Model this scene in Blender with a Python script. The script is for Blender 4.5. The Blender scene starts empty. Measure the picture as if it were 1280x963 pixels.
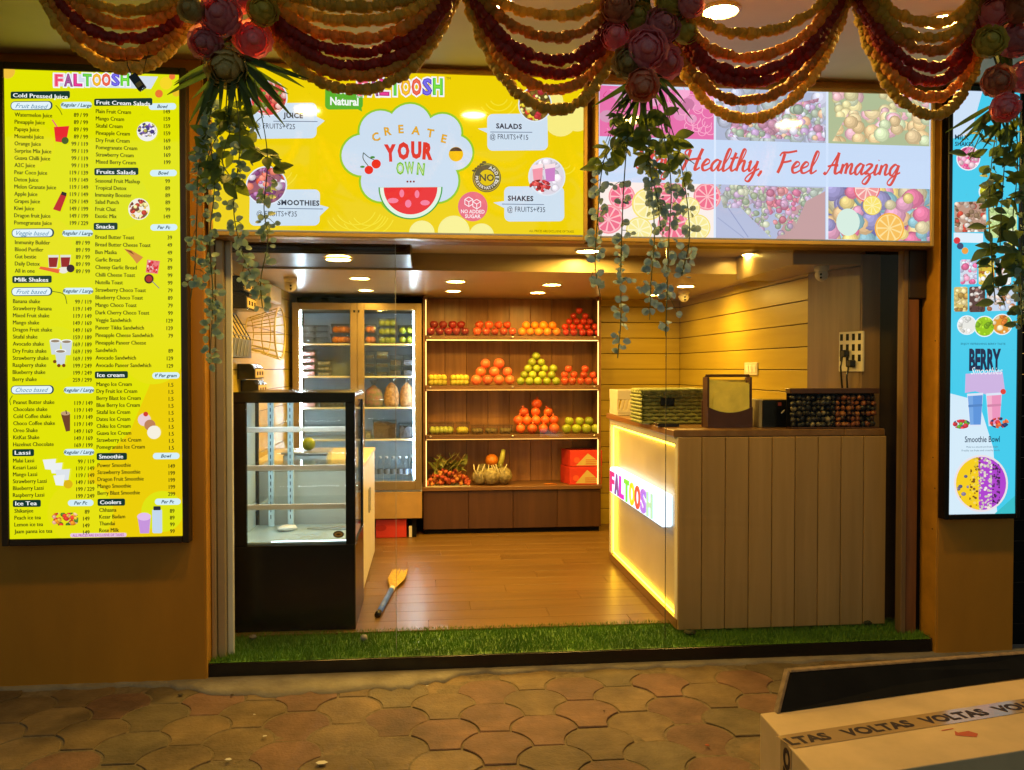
import bpy, bmesh, math, random
from mathutils import Vector, Matrix

# ------------------------------------------------------------------ camera, world, exposure
scene = bpy.context.scene
COL = scene.collection
F_PX, CX, CY, EYE = 1050.0, 640.0, 481.5, 1.6
YAW, PIT = math.atan(105 / F_PX), math.atan(21.5 / F_PX)
cam_d = bpy.data.cameras.new('camera')
cam_d.sensor_fit = 'HORIZONTAL'
cam_d.sensor_width = 36.0
cam_d.lens = F_PX / 1280 * 36.0
cam_d.clip_end = 600
cam = bpy.data.objects.new('camera', cam_d)
COL.objects.link(cam)
cam.location = (0, 0, EYE)
cam.rotation_euler = (math.pi / 2 - PIT, 0, -YAW)
scene.camera = cam

world = bpy.data.worlds.new('World')
scene.world = world
world.use_nodes = True
wn = world.node_tree.nodes
sky = wn.new('ShaderNodeTexSky')
sky.sky_type = 'NISHITA'
sky.sun_disc = False
sky.sun_elevation = math.radians(6)
sky.sun_rotation = math.radians(0)
bg = wn['Background']
world.node_tree.links.new(sky.outputs[0], bg.inputs['Color'])
bg.inputs['Strength'].default_value = 0.10          # night: only a trace of town-lit sky

scene.view_settings.view_transform = 'Standard'
scene.view_settings.look = 'None'
scene.view_settings.exposure = 0.0
scene.view_settings.gamma = 1.0
scene.view_settings.use_curve_mapping = False
scene.render.engine = 'CYCLES'
cy = scene.cycles
cy.use_denoising = True
cy.max_bounces = 10
cy.diffuse_bounces = 4
cy.glossy_bounces = 4
cy.transmission_bounces = 8
cy.transparent_max_bounces = 24
cy.caustics_reflective = False
cy.caustics_refractive = False
cy.sample_clamp_indirect = 4.0

WARM = (1.0, 0.60, 0.11)
L_CANOPY, L_SHOP = 340.0, 500.0

# ------------------------------------------------------------------ projection helpers (pixel of the photograph -> point on a known plane)
_r = Vector((math.cos(YAW), -math.sin(YAW), 0))
_d = Vector((math.sin(YAW) * math.cos(PIT), math.cos(YAW) * math.cos(PIT), -math.sin(PIT)))
_u = Vector((math.sin(YAW) * math.sin(PIT), math.cos(YAW) * math.sin(PIT), math.cos(PIT)))
def _ray(px, py):
    return _d + _r * ((px - CX) / F_PX) - _u * ((py - CY) / F_PX)
def aty(px, py, Y):
    v = _ray(px, py); t = Y / v.y
    return Vector((v.x * t, Y, EYE + v.z * t))
def atz(px, py, Z):
    v = _ray(px, py); t = (Z - EYE) / v.z
    return Vector((v.x * t, v.y * t, Z))
def atx(px, py, X):
    v = _ray(px, py); t = X / v.x
    return Vector((X, v.y * t, EYE + v.z * t))

# ------------------------------------------------------------------ objects
def tag(o, label=None, cat=None, group=None, kind=None):
    if label: o['label'] = label
    if cat: o['category'] = cat
    if group: o['group'] = group
    if kind: o['kind'] = kind
    return o
def thing(name, loc, label, cat, group=None):
    o = bpy.data.objects.new(name, None)
    o.empty_display_size = 0.1
    COL.objects.link(o)
    o.location = loc
    return tag(o, label, cat, group)
def wmat(o):
    m = o.matrix_basis.copy()
    return m if o.parent is None else wmat(o.parent) @ o.matrix_parent_inverse @ m
def adopt(o, parent):
    """parent o (built in world coordinates) under parent, keeping it where it is"""
    if parent is None: return o
    o.parent = parent
    m = wmat(parent)
    o.matrix_parent_inverse = m.inverted()
    return o
def place(mesh, name, loc, rot=(0, 0, 0), scl=(1, 1, 1), parent=None):
    o = bpy.data.objects.new(name, mesh)
    COL.objects.link(o)
    o.location = loc; o.rotation_euler = rot
    o.scale = scl if hasattr(scl, '__len__') else (scl,) * 3
    return adopt(o, parent)
def copy_tree(o, loc, rotz=0.0, scale=None):
    c = o.copy(); COL.objects.link(c)
    c.location = loc; c.rotation_euler.z = rotz
    if scale: c.scale = (scale,) * 3
    for ch in o.children:
        k = ch.copy(); COL.objects.link(k); k.parent = c
        for g in ch.children:
            q = g.copy(); COL.objects.link(q); q.parent = k
    return c

class MB:
    def __init__(s): s.v = []; s.f = []; s.c = []
    def add(s, vs, fs, col=None):
        b = len(s.v); s.v.extend(tuple(p) for p in vs)
        for f in fs:
            s.f.append(tuple(b + i for i in f)); s.c.append(col)
        return s
    def box(s, x0, x1, y0, y1, z0, z1, col=None):
        return s.add([(x0,y0,z0),(x1,y0,z0),(x1,y1,z0),(x0,y1,z0),(x0,y0,z1),(x1,y0,z1),(x1,y1,z1),(x0,y1,z1)],
                     [(0,3,2,1),(4,5,6,7),(0,1,5,4),(1,2,6,5),(2,3,7,6),(3,0,4,7)], col)
    def prism(s, pts, vec, col=None):
        """planar loop pts extruded by vec"""
        n = len(pts); vec = Vector(vec)
        vs = [Vector(p) for p in pts] + [Vector(p) + vec for p in pts]
        fs = [tuple(range(n))[::-1], tuple(range(n, 2 * n))] + [(i, (i + 1) % n, n + (i + 1) % n, n + i) for i in range(n)]
        return s.add(vs, fs, col)
    def tube(s, pts, r, n=6, col=None, caps=True):
        pts = [Vector(p) for p in pts]; m = len(pts); vs = []; fs = []
        rr = r if hasattr(r, '__len__') else [r] * m
        up = Vector((0.13, 0.31, 0.94))
        for i, p in enumerate(pts):
            t = (pts[min(i + 1, m - 1)] - pts[max(i - 1, 0)])
            t = t.normalized() if t.length > 1e-9 else Vector((0, 0, 1))
            a = t.cross(up)
            if a.length < 1e-3: a = t.cross(Vector((1, 0, 0)))
            a.normalize(); b = t.cross(a)
            for k in range(n):
                q = 2 * math.pi * k / n
                vs.append(p + (a * math.cos(q) + b * math.sin(q)) * rr[i])
        for i in range(m - 1):
            for k in range(n):
                fs.append((i * n + k, i * n + (k + 1) % n, (i + 1) * n + (k + 1) % n, (i + 1) * n + k))
        if caps: fs += [tuple(range(n))[::-1], tuple(range((m - 1) * n, m * n))]
        return s.add(vs, fs, col)
    def lathe(s, prof, n=12, c=(0, 0, 0), col=None, close=True):
        """profile [(r,z)...] turned about z"""
        vs = []; fs = []; m = len(prof)
        for r, z in prof:
            for k in range(n):
                q = 2 * math.pi * k / n
                vs.append((c[0] + r * math.cos(q), c[1] + r * math.sin(q), c[2] + z))
        for i in range(m - 1):
            for k in range(n):
                fs.append((i * n + k, i * n + (k + 1) % n, (i + 1) * n + (k + 1) % n, (i + 1) * n + k))
        if close: fs += [tuple(range(n))[::-1], tuple(range((m - 1) * n, m * n))]
        return s.add(vs, fs, col)
    def mesh(s, name, mat, smooth=False, bevel=0.0, seg=1):
        me = bpy.data.meshes.new(name)
        me.from_pydata(s.v, [], s.f)
        if any(c is not None for c in s.c):
            at = me.color_attributes.new('Col', 'FLOAT_COLOR', 'CORNER')
            i = 0
            for f, c in zip(s.f, s.c):
                c = c or (1, 1, 1)
                for _ in f:
                    at.data[i].color = (c[0], c[1], c[2], 1); i += 1
        if bevel > 0:
            bm = bmesh.new(); bm.from_mesh(me)
            bmesh.ops.recalc_face_normals(bm, faces=bm.faces)
            ed = [e for e in bm.edges if len(e.link_faces) == 2 and e.calc_face_angle(0) > 0.6]
            bmesh.ops.bevel(bm, geom=ed, offset=bevel, segments=seg, affect='EDGES', clamp_overlap=True, profile=0.5)
            bm.to_mesh(me); bm.free()
        else:
            pass
        if smooth:
            me.polygons.foreach_set('use_smooth', [True] * len(me.polygons))
        for m in (mat if isinstance(mat, (list, tuple)) else [mat]): me.materials.append(m)
        me.update()
        return me
    def build(s, name, mat, parent=None, smooth=False, bevel=0.0, seg=1):
        o = bpy.data.objects.new(name, s.mesh(name, mat, smooth, bevel, seg))
        COL.objects.link(o)
        return adopt(o, parent)
def box(name, mat, x0, x1, y0, y1, z0, z1, parent=None, bevel=0.003):
    return MB().box(x0, x1, y0, y1, z0, z1).build(name, mat, parent, bevel=bevel)
def struct(o): o['kind'] = 'structure'; return o

# ------------------------------------------------------------------ materials
def lin(r, g, b):
    f = lambda c: (c / 255) / 12.92 if c / 255 <= 0.04045 else ((c / 255 + 0.055) / 1.055) ** 2.4
    return (f(r), f(g), f(b))
def new_mat(name):
    m = bpy.data.materials.new(name); m.use_nodes = True
    nt = m.node_tree
    return m, nt, nt.nodes['Principled BSDF']
def pm(name, col, rough=0.5, var=0.15, scale=8.0, bump=0.0, bscale=60.0, metal=0.0, stretch=(1, 1, 1), col2=None, spec=0.5, coat=0.0, trans=0.0, sub=0.0, objrand=0.0):
    m, nt, b = new_mat(name); N = nt.nodes; L = nt.links
    tc = N.new('ShaderNodeTexCoord'); mp = N.new('ShaderNodeMapping')
    mp.inputs['Scale'].default_value = stretch
    L.new(tc.outputs['Object'], mp.inputs['Vector'])
    vec = mp.outputs[0]
    if objrand:
        oi = N.new('ShaderNodeObjectInfo'); ad = N.new('ShaderNodeVectorMath'); ad.operation = 'ADD'
        sc_ = N.new('ShaderNodeMath'); sc_.operation = 'MULTIPLY'; sc_.inputs[1].default_value = 37.0
        L.new(oi.outputs['Random'], sc_.inputs[0]); L.new(vec, ad.inputs[0]); L.new(sc_.outputs[0], ad.inputs[1]); vec = ad.outputs[0]
    nz = N.new('ShaderNodeTexNoise'); nz.inputs['Scale'].default_value = scale; nz.inputs['Detail'].default_value = 6
    nz.inputs['Roughness'].default_value = 0.6
    L.new(vec, nz.inputs['Vector'])
    rp = N.new('ShaderNodeValToRGB')
    c2 = col2 if col2 else tuple(c * (1 - var) for c in col)
    c1 = col if col2 else tuple(min(1, c * (1 + var)) for c in col)
    rp.color_ramp.elements[0].position = 0.32; rp.color_ramp.elements[1].position = 0.68
    rp.color_ramp.elements[0].color = (*c2, 1); rp.color_ramp.elements[1].color = (*c1, 1)
    L.new(nz.outputs['Fac'], rp.inputs['Fac'])
    out = rp.outputs['Color']
    if objrand:
        hs = N.new('ShaderNodeHueSaturation'); mr = N.new('ShaderNodeMapRange')
        mr.inputs[3].default_value = 1 - objrand; mr.inputs[4].default_value = 1 + objrand
        L.new(oi.outputs['Random'], mr.inputs[0]); L.new(mr.outputs[0], hs.inputs['Value']); L.new(out, hs.inputs['Color']); out = hs.outputs[0]
    L.new(out, b.inputs['Base Color'])
    b.inputs['Roughness'].default_value = rough
    b.inputs['Metallic'].default_value = metal
    b.inputs['Specular IOR Level'].default_value = spec
    b.inputs['Coat Weight'].default_value = coat
    if trans: b.inputs['Transmission Weight'].default_value = trans
    if sub: b.inputs['Subsurface Weight'].default_value = sub; b.inputs['Subsurface Radius'].default_value = (0.01, 0.006, 0.003)
    if bump:
        n2 = N.new('ShaderNodeTexNoise'); n2.inputs['Scale'].default_value = bscale; n2.inputs['Detail'].default_value = 5
        L.new(vec, n2.inputs['Vector'])
        bp = N.new('ShaderNodeBump'); bp.inputs['Strength'].default_value = bump; bp.inputs['Distance'].default_value = 0.01
        L.new(n2.outputs['Fac'], bp.inputs['Height']); L.new(bp.outputs[0], b.inputs['Normal'])
    return m
def emit(name, col, strength, sample='AUTO'):
    m, nt, b = new_mat(name)
    b.inputs['Base Color'].default_value = (*[c * 0.5 for c in col], 1)
    b.inputs['Emission Color'].default_value = (*col, 1)
    b.inputs['Emission Strength'].default_value = strength
    b.inputs['Roughness'].default_value = 0.4
    m.cycles.emission_sampling = sample
    return m
def print_mat(name, strength=1.0, sample='NONE', rough=0.06):
    """back-lit printed film behind clear acrylic: the colour of each printed patch is its own"""
    m, nt, b = new_mat(name); N = nt.nodes; L = nt.links
    at = N.new('ShaderNodeAttribute'); at.attribute_name = 'Col'
    b.inputs['Base Color'].default_value = (0.01, 0.01, 0.01, 1)
    L.new(at.outputs['Color'], b.inputs['Emission Color'])
    b.inputs['Emission Strength'].default_value = strength
    b.inputs['Roughness'].default_value = rough
    m.cycles.emission_sampling = sample
    return m
def col_mat(name, rough=0.6, spec=0.3, bump=0.0):
    """printed, unlit: colour from the print itself"""
    m, nt, b = new_mat(name); N = nt.nodes; L = nt.links
    at = N.new('ShaderNodeAttribute'); at.attribute_name = 'Col'
    L.new(at.outputs['Color'], b.inputs['Base Color'])
    b.inputs['Roughness'].default_value = rough
    b.inputs['Specular IOR Level'].default_value = spec
    return m
def glass_mat(name, tint=(0.93, 0.96, 0.95), rough=0.0, refl=1.0):
    m = bpy.data.materials.new(name); m.use_nodes = True
    nt = m.node_tree; N = nt.nodes; L = nt.links
    N.remove(N['Principled BSDF'])
    tr = N.new('ShaderNodeBsdfTransparent'); tr.inputs[0].default_value = (*tint, 1)
    gl = N.new('ShaderNodeBsdfGlossy'); gl.inputs['Roughness'].default_value = rough
    lw = N.new('ShaderNodeLayerWeight'); lw.inputs['Blend'].default_value = 0.5
    pw = N.new('ShaderNodeMath'); pw.operation = 'POWER'; pw.inputs[1].default_value = 5.0
    fr = N.new('ShaderNodeMath'); fr.operation = 'MULTIPLY_ADD'; fr.inputs[1].default_value = 0.55; fr.inputs[2].default_value = 0.021
    L.new(lw.outputs['Facing'], pw.inputs[0]); L.new(pw.outputs[0], fr.inputs[0])
    mu = N.new('ShaderNodeMath'); mu.operation = 'MULTIPLY'; mu.inputs[1].default_value = refl; mu.use_clamp = True
    mx = N.new('ShaderNodeMixShader')
    L.new(fr.outputs[0], mu.inputs[0]); L.new(mu.outputs[0], mx.inputs[0])
    L.new(tr.outputs[0], mx.inputs[1]); L.new(gl.outputs[0], mx.inputs[2])
    L.new(mx.outputs[0], N['Material Output'].inputs[0])
    return m
def wood(name, c1, c2, rough=0.45, axis='x', scale=3.0, bump=0.05, objrand=0.08):
    st = {'x': (0.35, 6, 6), 'y': (6, 0.35, 6), 'z': (6, 6, 0.35)}[axis]
    return pm(name, c1, rough, scale=scale, stretch=st, col2=c2, bump=bump, bscale=14, objrand=objrand)

M = {}
M['glass'] = glass_mat('shop_glass', (0.985, 0.992, 0.988), 0.0, 0.6)
M['glass_clear'] = glass_mat('clear_glass', (0.97, 0.985, 0.98))
M['plastic_clear'] = glass_mat('clear_plastic', (0.86, 0.89, 0.9), 0.12, 2.2)
M['lamp'] = emit('canopy_lamp_disc', WARM, L_CANOPY)
M['lamp_in'] = emit('shop_lamp_disc', WARM, L_SHOP)
M['lamp_rear'] = emit('rear_lamp_disc', WARM, 170.0)
M['lamp_rim'] = pm('lamp_rim', (0.75, 0.72, 0.66), 0.4)
M['led_warm'] = emit('warm_led', (1.0, 0.66, 0.20), 3.0)
M['led_yellow'] = emit('yellow_led', (1.0, 0.60, 0.03), 14.0)
M['led_cool'] = emit('cool_led', (0.72, 0.90, 1.0), 150.0)
M['led_cooler'] = emit('cooler_led', (0.70, 0.88, 1.0), 210.0)
M['led_faint'] = emit('faint_warm_led', (1.0, 0.66, 0.20), 0.75)
M['led_row'] = emit('small_cool_led', (0.75, 0.90, 1.0), 6.0)
M['ochre'] = pm('ochre_cladding', (0.45, 0.195, 0.010), 0.40, 0.10, 3.5, bump=0.05, bscale=160, stretch=(1, 1, .35))
M['bronze'] = pm('bronze_profile', (0.55, 0.35, 0.09), 0.36, 0.12, 6, metal=0.35)
M['dark_frame'] = pm('dark_brown_profile', (0.030, 0.018, 0.009), 0.35, 0.2, 5)
M['alu'] = pm('cream_aluminium', (0.42, 0.33, 0.20), 0.35, 0.1, 5, metal=0.35)
M['steel'] = pm('brushed_steel', (0.55, 0.55, 0.54), 0.32, 0.1, 20, metal=0.9)
M['ceiling'] = pm('cream_ceiling', (0.66, 0.55, 0.27), 0.55, 0.06, 3)
M['ceil_in'] = pm('shop_ceiling', (0.46, 0.36, 0.20), 0.30, 0.05, 3)
M['wall_plank'] = wood('honey_wall_plank', (0.47, 0.345, 0.032), (0.40, 0.285, 0.024), 0.42, 'y')
M['wall_plank_x'] = wood('honey_wall_plank_back', (0.47, 0.345, 0.032), (0.40, 0.285, 0.024), 0.42, 'x')
M['brown_panel'] = wood('grey_brown_laminate', (0.25, 0.15, 0.062), (0.15, 0.088, 0.036), 0.4, 'z', 2.0)
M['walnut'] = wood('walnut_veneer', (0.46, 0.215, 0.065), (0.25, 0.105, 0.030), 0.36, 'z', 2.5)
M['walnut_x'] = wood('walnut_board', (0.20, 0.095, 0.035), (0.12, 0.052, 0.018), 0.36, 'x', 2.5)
M['dark_door'] = wood('dark_brown_door', (0.085, 0.034, 0.013), (0.055, 0.021, 0.008), 0.4, 'z', 2.5)
M['floor_plank'] = wood('floor_laminate', (0.180, 0.098, 0.022), (0.120, 0.060, 0.013), 0.33, 'x', 3.0, bump=0.02)
M['flute'] = wood('fluted_front', (0.43, 0.265, 0.095), (0.35, 0.21, 0.07), 0.55, 'z', 3.0)
M['counter_top'] = wood('counter_top', (0.26, 0.14, 0.05), (0.18, 0.09, 0.03), 0.3, 'y', 3.0)
M['cream_panel'] = pm('cream_counter_panel', (0.60, 0.52, 0.38), 0.3, 0.06, 3)
M['black'] = pm('black_gloss', (0.006, 0.006, 0.006), 0.22, 0.2, 6)
M['black_matt'] = pm('black_matt', (0.006, 0.0055, 0.005), 0.7, 0.3, 9, bump=0.05, spec=0.12)
M['white_plastic'] = pm('white_plastic', (0.74, 0.70, 0.60), 0.4, 0.04, 10)
M['off_white'] = pm('off_white_laminate', (0.70, 0.66, 0.56), 0.45, 0.05, 4)
M['concrete'] = pm('cement_screed', (0.27, 0.235, 0.165), 0.85, 0.2, 5, bump=0.5, bscale=40, col2=(0.15, 0.12, 0.08))
M['ground'] = pm('dusty_ground', (0.12, 0.10, 0.075), 0.9, 0.3, 3, bump=0.5, bscale=60)
M['card'] = pm('cardboard', (0.64, 0.45, 0.22), 0.7, 0.10, 5, bump=0.05, bscale=80)
M['print_flat'] = col_mat('printed_ink')
M['print_lit'] = print_mat('backlit_print', 1.0)
M['panel_lit'] = print_mat('backlit_panel', 1.0, 'AUTO')
# ------------------------------------------------------------------ the setting: ground, pavement, building shell
rnd = random.Random(7)
YF = 4.38            # face of the pillars
struct(MB().box(-60, 60, -60, 60, -0.30, -0.062).build('ground', M['ground']))
struct(MB().box(-5, 6, 0.6, 4.40, -0.062, -0.0045).build('pavement', pm('paver_bed', (0.16, 0.118, 0.066), 0.95, 0.3, 30, bump=0.6, bscale=120)))
pavement = bpy.data.objects['pavement']
def paver_mat(name, c, c2):
    m = pm(name, c, 0.72, scale=9, col2=c2, bump=0.45, bscale=80, objrand=0.11)
    nt = m.node_tree; N = nt.nodes; L = nt.links; pb = N['Principled BSDF']        # ground-in dirt that runs across the pavers
    g = N.new('ShaderNodeNewGeometry'); nz = N.new('ShaderNodeTexNoise'); nz.inputs['Scale'].default_value = 2.3; nz.inputs['Detail'].default_value = 7; nz.inputs['Roughness'].default_value = .65
    L.new(g.outputs['Position'], nz.inputs['Vector']); mr = N.new('ShaderNodeMapRange'); mr.inputs[1].default_value = .32; mr.inputs[2].default_value = .66; mr.inputs[3].default_value = .42; mr.inputs[4].default_value = 1.12
    mx = N.new('ShaderNodeMix'); mx.data_type = 'RGBA'; mx.blend_type = 'MULTIPLY'; mx.inputs[0].default_value = 1
    L.new(nz.outputs['Fac'], mr.inputs[0]); src = pb.inputs['Base Color'].links[0].from_socket; L.new(src, mx.inputs[6]); L.new(mr.outputs[0], mx.inputs[7]); L.new(mx.outputs[2], pb.inputs['Base Color'])
    return m
pav = [paver_mat('paver_sand', (0.235, 0.155, 0.072), (0.160, 0.100, 0.043)),
       paver_mat('paver_rose', (0.235, 0.122, 0.072), (0.160, 0.080, 0.046)),
       paver_mat('paver_grey', (0.190, 0.140, 0.072), (0.135, 0.095, 0.045))]
PX, PY, PW = 0.22, 0.155, 0.152          # half pitch across, row pitch, shoulder half-width
PA = PX - PW
def arc(p, q, s, n=6):
    p = Vector(p); q = Vector(q); d = q - p; nrm = Vector((d.y, -d.x)).normalized()
    return [p + d * (i / n) + nrm * (s * 4 * (i / n) * (1 - i / n)) for i in range(n)]
def paver_loop():
    g = 0.0058
    # mushroom outline: upper sides bulge, lower sides are hollow, so rows interlock
    l = [Vector((-PA, -PY))] + arc((PA, -PY), (PW, 0), -0.024) + arc((PW, 0), (PA, PY), 0.024) + [Vector((PA, PY))]
    l = [Vector((-PA, -PY)), *arc((PA, -PY), (PW, 0), -0.024), *arc((PW, 0), (PA, PY), 0.024), Vector((PA, PY)),
         *arc((-PA, PY), (-PW, 0), 0.024), *arc((-PW, 0), (-PA, -PY), -0.024)]
    l = l[1:] if (l[0] - l[-1]).length < 1e-6 else l
    c = [Vector((p.x * (1 - g / abs(PW)), p.y * (1 - g / PY))) for p in l]
    return c
_loop = paver_loop()
def paver_mesh(mat, name, seed):
    rr = random.Random(seed); n = len(_loop); vs = []; fs = []
    for z, s in ((-0.05, 1.0), (-0.004, 1.0), (-0.001, 0.988), (0.0, 0.970)):
        for i, p in enumerate(_loop):
            w = s + rr.uniform(-0.006, 0.006)
            vs.append((p.x * w, p.y * w, z + (rr.uniform(-0.001, 0.001) if z > -0.04 else 0)))
    for k in range(3):
        for i in range(n): fs.append((k * n + i, k * n + (i + 1) % n, (k + 1) * n + (i + 1) % n, (k + 1) * n + i))
    fs.append(tuple(range(3 * n, 4 * n)))
    me = MB().add(vs, fs).mesh(name, mat)
    return me
pmesh = [[paver_mesh(m, 'paver', 10 * i + j) for j in range(3)] for i, m in enumerate(pav)]
pav_place = []
for j in range(-2, 26):
    for i in range(-14, 20):
        x = 2 * PX * i + (PX if j % 2 else 0) + 0.07; y = 0.86 + j * PY
        if y > 4.40 or y < 1.9 or x < -2.9 or x > 3.6: continue
        pav_place.append((x, y, i, j))
for x, y, i, j in pav_place:
    k = 1 if (j % 2 and rnd.random() < 0.72) or rnd.random() < 0.08 else (2 if rnd.random() < 0.3 else 0)
    o = bpy.data.objects.new('paver', pmesh[k][rnd.randrange(3)])
    COL.objects.link(o); o.parent = pavement
    o.location = (x, y, rnd.uniform(-0.004, 0.003)); o.rotation_euler = (rnd.uniform(-.012, .012), rnd.uniform(-.012, .012), rnd.uniform(-.015, .015))
# rough cement strip patched along the foot of the step
def patch_strip():
    mb = MB(); n = 150; rr = random.Random(3); a = []; b = []
    for i in range(n + 1):
        x = -3.0 + 6.6 * i / n
        w = 0.05 + 0.012 * math.sin(i * 0.9) + rr.uniform(-0.012, 0.012)
        if -1.3 < x < 0.15: w += 0.20 * math.sin(math.pi * (x + 1.3) / 1.45) ** .5 + rr.uniform(-.03, .03)
        a.append((x, 4.405 - w, 0.0065)); b.append((x, 4.405 - w * 0.75, 0.014 + rr.uniform(-.002, .003)))
    c = [(p[0], 4.405, 0.017) for p in a]; lo = [(p[0], p[1] - 0.004, -0.02) for p in a]
    rows = [lo, a, b, c]; vs = [p for r in rows for p in r]; m = n + 1
    fs = [(k * m + i, k * m + i + 1, (k + 1) * m + i + 1, (k + 1) * m + i) for k in range(3) for i in range(n)]
    return mb.add(vs, fs)
struct(patch_strip().build('cement_strip', M['concrete'], smooth=True))

# raised shop floor, black step face, laminate boards
struct(MB().box(-1.6, 3.2, 4.412, 8.3, -0.05, 0.088).build('floor', pm('floor_slab', (0.05, 0.04, 0.03), 0.8)))
floor = bpy.data.objects['floor']
box('step_edge', M['black'], -1.125, 2.79, 4.398, 4.412, -0.02, 0.086, floor)
W = 0.19; fl = {}
y = 4.80; r_ = 0
while y < 8.0:
    x = -1.2 - (r_ * 0.47 % 1.2)
    while x < 2.6:
        x0, x1 = max(x, -1.2), min(x + 1.2, 2.6)
        if x1 - x0 > 0.05:
            box('plank', M['floor_plank'], x0 + .0008, x1 - .0008, y + .0008, y + W - .0008, 0.086, 0.100, floor, 0.0012)
        x += 1.2
    y += W; r_ += 1
# shop walls clad with horizontal boards
struct(MB().box(-1.40, -1.215, 4.55, 8.2, -0.05, 3.2).build('wall_left', pm('dark_wall', (0.03, 0.018, 0.01), 0.8)))
struct(MB().box(-1.215, 2.44, 7.93, 8.1, -0.05, 3.2).build('wall_back', pm('dark_wall_2', (0.03, 0.018, 0.01), 0.8)))
struct(MB().box(2.44, 2.82, 5.16, 8.1, -0.05, 3.2).box(2.575, 2.82, 4.746, 5.158, -0.05, 3.2).build('wall_right', pm('dark_wall_3', (0.03, 0.018, 0.01), 0.8)))
wl, wb, wr = (bpy.data.objects[n] for n in ('wall_left', 'wall_back', 'wall_right'))
PH = 0.149
for k in range(16):
    z0 = 0.10 + k * PH; z1 = min(z0 + PH - 0.006, 2.36)
    if z1 - z0 < 0.02: break
    box('wall_board', M['wall_plank'], -1.2145, -1.200, 4.60, 7.92, z0, z1, wl, 0.002)
    box('wall_board', M['wall_plank'], 2.42, 2.4395, 5.16, 7.92, z0, z1, wr, 0.002)
    box('wall_board', M['wall_plank_x'], 1.62, 2.418, 7.915, 7.9295, z0, z1, wb, 0.002)
# dark laminate panel at the front of the right wall, with its return beside the glass
SPL = 0.322                                       # the panel turns outward towards the glass
MB().prism([(2.412, 5.157, .10), (2.412 + SPL * .412, 4.745, .10), (2.430 + SPL * .412, 4.745, .10), (2.430, 5.157, .10)], (0, 0, 2.10)).build('laminate_panel', M['brown_panel'], wr, bevel=.002)
box('laminate_return', M['brown_panel'], 2.546, 2.66, 4.728, 4.744, 0.10, 2.27, wr, 0.003)
# shop ceiling: higher strip at the front, drop, lower ceiling behind
struct(MB().box(-1.4, 2.8, 4.55, 5.66, 2.365, 2.5).build('ceiling_front', M['ceil_in']))
struct(MB().box(-1.4, 2.8, 5.66, 8.1, 2.25, 2.5).build('ceiling', M['ceil_in']))
struct(MB().box(2.13, 2.70, 4.75, 5.655, 2.205, 2.36).build('bulkhead', M['ceil_in'], bevel=0.004))
# canopy over the pavement
struct(MB().box(-6, 7, 2.9, 4.60, 3.145, 3.35).build('canopy_ceiling', M['ceiling']))
struct(MB().box(-6, 7, 2.86, 2.898, 3.10, 3.45).build('canopy_fascia', M['ceiling']))
# lintel behind the signs
struct(MB().box(-1.16, 2.80, 4.44, 4.56, 2.262, 3.145).build('lintel', pm('lintel_paint', (0.25, 0.13, 0.025), 0.5), bevel=0.003))
struct(MB().box(-1.125, 2.80, 4.375, 4.437, 3.105, 3.1448).build('lintel_trim', M['bronze'], bevel=0.004))

# pillars
def pillar(x0, x1, label):
    t = thing('pillar', ((x0 + x1) / 2, YF + .1, 0), label, 'pillar')
    box('cladding', M['ochre'], x0, x1, YF, YF + 0.20, 0.004, 3.144, t, 0.003)
    return t
p1 = pillar(-2.60, -1.128, 'ochre clad pillar behind the tall yellow menu board')
p2 = pillar(2.81, 3.262, 'ochre clad pillar behind the narrow blue poster board')
box('edge_trim', pm('bright_ochre_trim', (0.62, 0.30, 0.03), 0.35), -1.1275, -1.121, YF + .004, YF + 0.20, 0.004, 3.1, p1, 0.001)
box('reveal', pm('ochre_reveal', (0.55, 0.26, 0.025), 0.4), 2.803, 2.8095, YF + .004, YF + 0.22, 0.004, 3.1, p2, 0.001)
mbs = MB()
for (yy, zz) in ((4.40, .93), (4.42, .70), (4.41, 1.75), (4.42, 1.1)):
    o = MB().lathe([(0.004, 0), (0.004, 0.002), (0.002, 0.003)], 8).build('screw', M['dark_frame']); o.rotation_euler = (0, -math.pi / 2, 0); o.location = (2.803, yy, zz); adopt(o, p2)
# black slats added to fill the dark void right of the blue board
t = thing('shutter', (3.75, 4.45, 0), 'black closed shutter beside the narrow blue board at the right edge', 'shutter')
for k in range(26):
    box('slat', M['black_matt'], 3.27, 5.4, 4.50 + (0.004 if k % 2 else 0), 4.53, 0.004 + k * 0.12, 0.004 + k * 0.12 + 0.117, t, 0.004)

# glass front: frames and two frameless panes
t = thing('glass_pane', (-0.6, 4.5, 0.1), 'left fixed glass pane in front of the black display case', 'glass pane')
box('pane', M['glass'], -1.05, -0.172, 4.496, 4.504, 0.092, 2.262, t, 0.0)
box('pane_edge', pm('polished_edge', (0.45, 0.42, 0.30), 0.15, spec=1.0), -0.172, -0.1695, 4.496, 4.504, 0.092, 2.262, t, 0)
t = thing('glass_pane', (2.0, 4.5, 0.1), 'right fixed glass pane in front of the counter', 'glass pane')
box('pane', M['glass'], 1.30, 2.66, 4.496, 4.504, 0.092, 2.262, t, 0.0)
box('pane_edge', pm('dark_edge', (0.05, 0.06, 0.045), 0.2), 1.2975, 1.30, 4.496, 4.504, 0.092, 2.262, t, 0)
t = thing('door_jamb', (-1.1, 4.5, 0), 'cream aluminium jamb between the menu pillar and the left glass', 'door frame')
box('channel', M['alu'], -1.118, -1.095, 4.46, 4.54, 0.03, 2.262, t, 0.003)
box('shutter_guide', M['dark_frame'], -1.1275, -1.1185, 4.585, 4.60, 0.03, 2.262, t, 0.001)
box('inner_post', M['alu'], -1.093, -1.052, 4.48, 4.545, 0.03, 2.262, t, 0.004)
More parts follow.
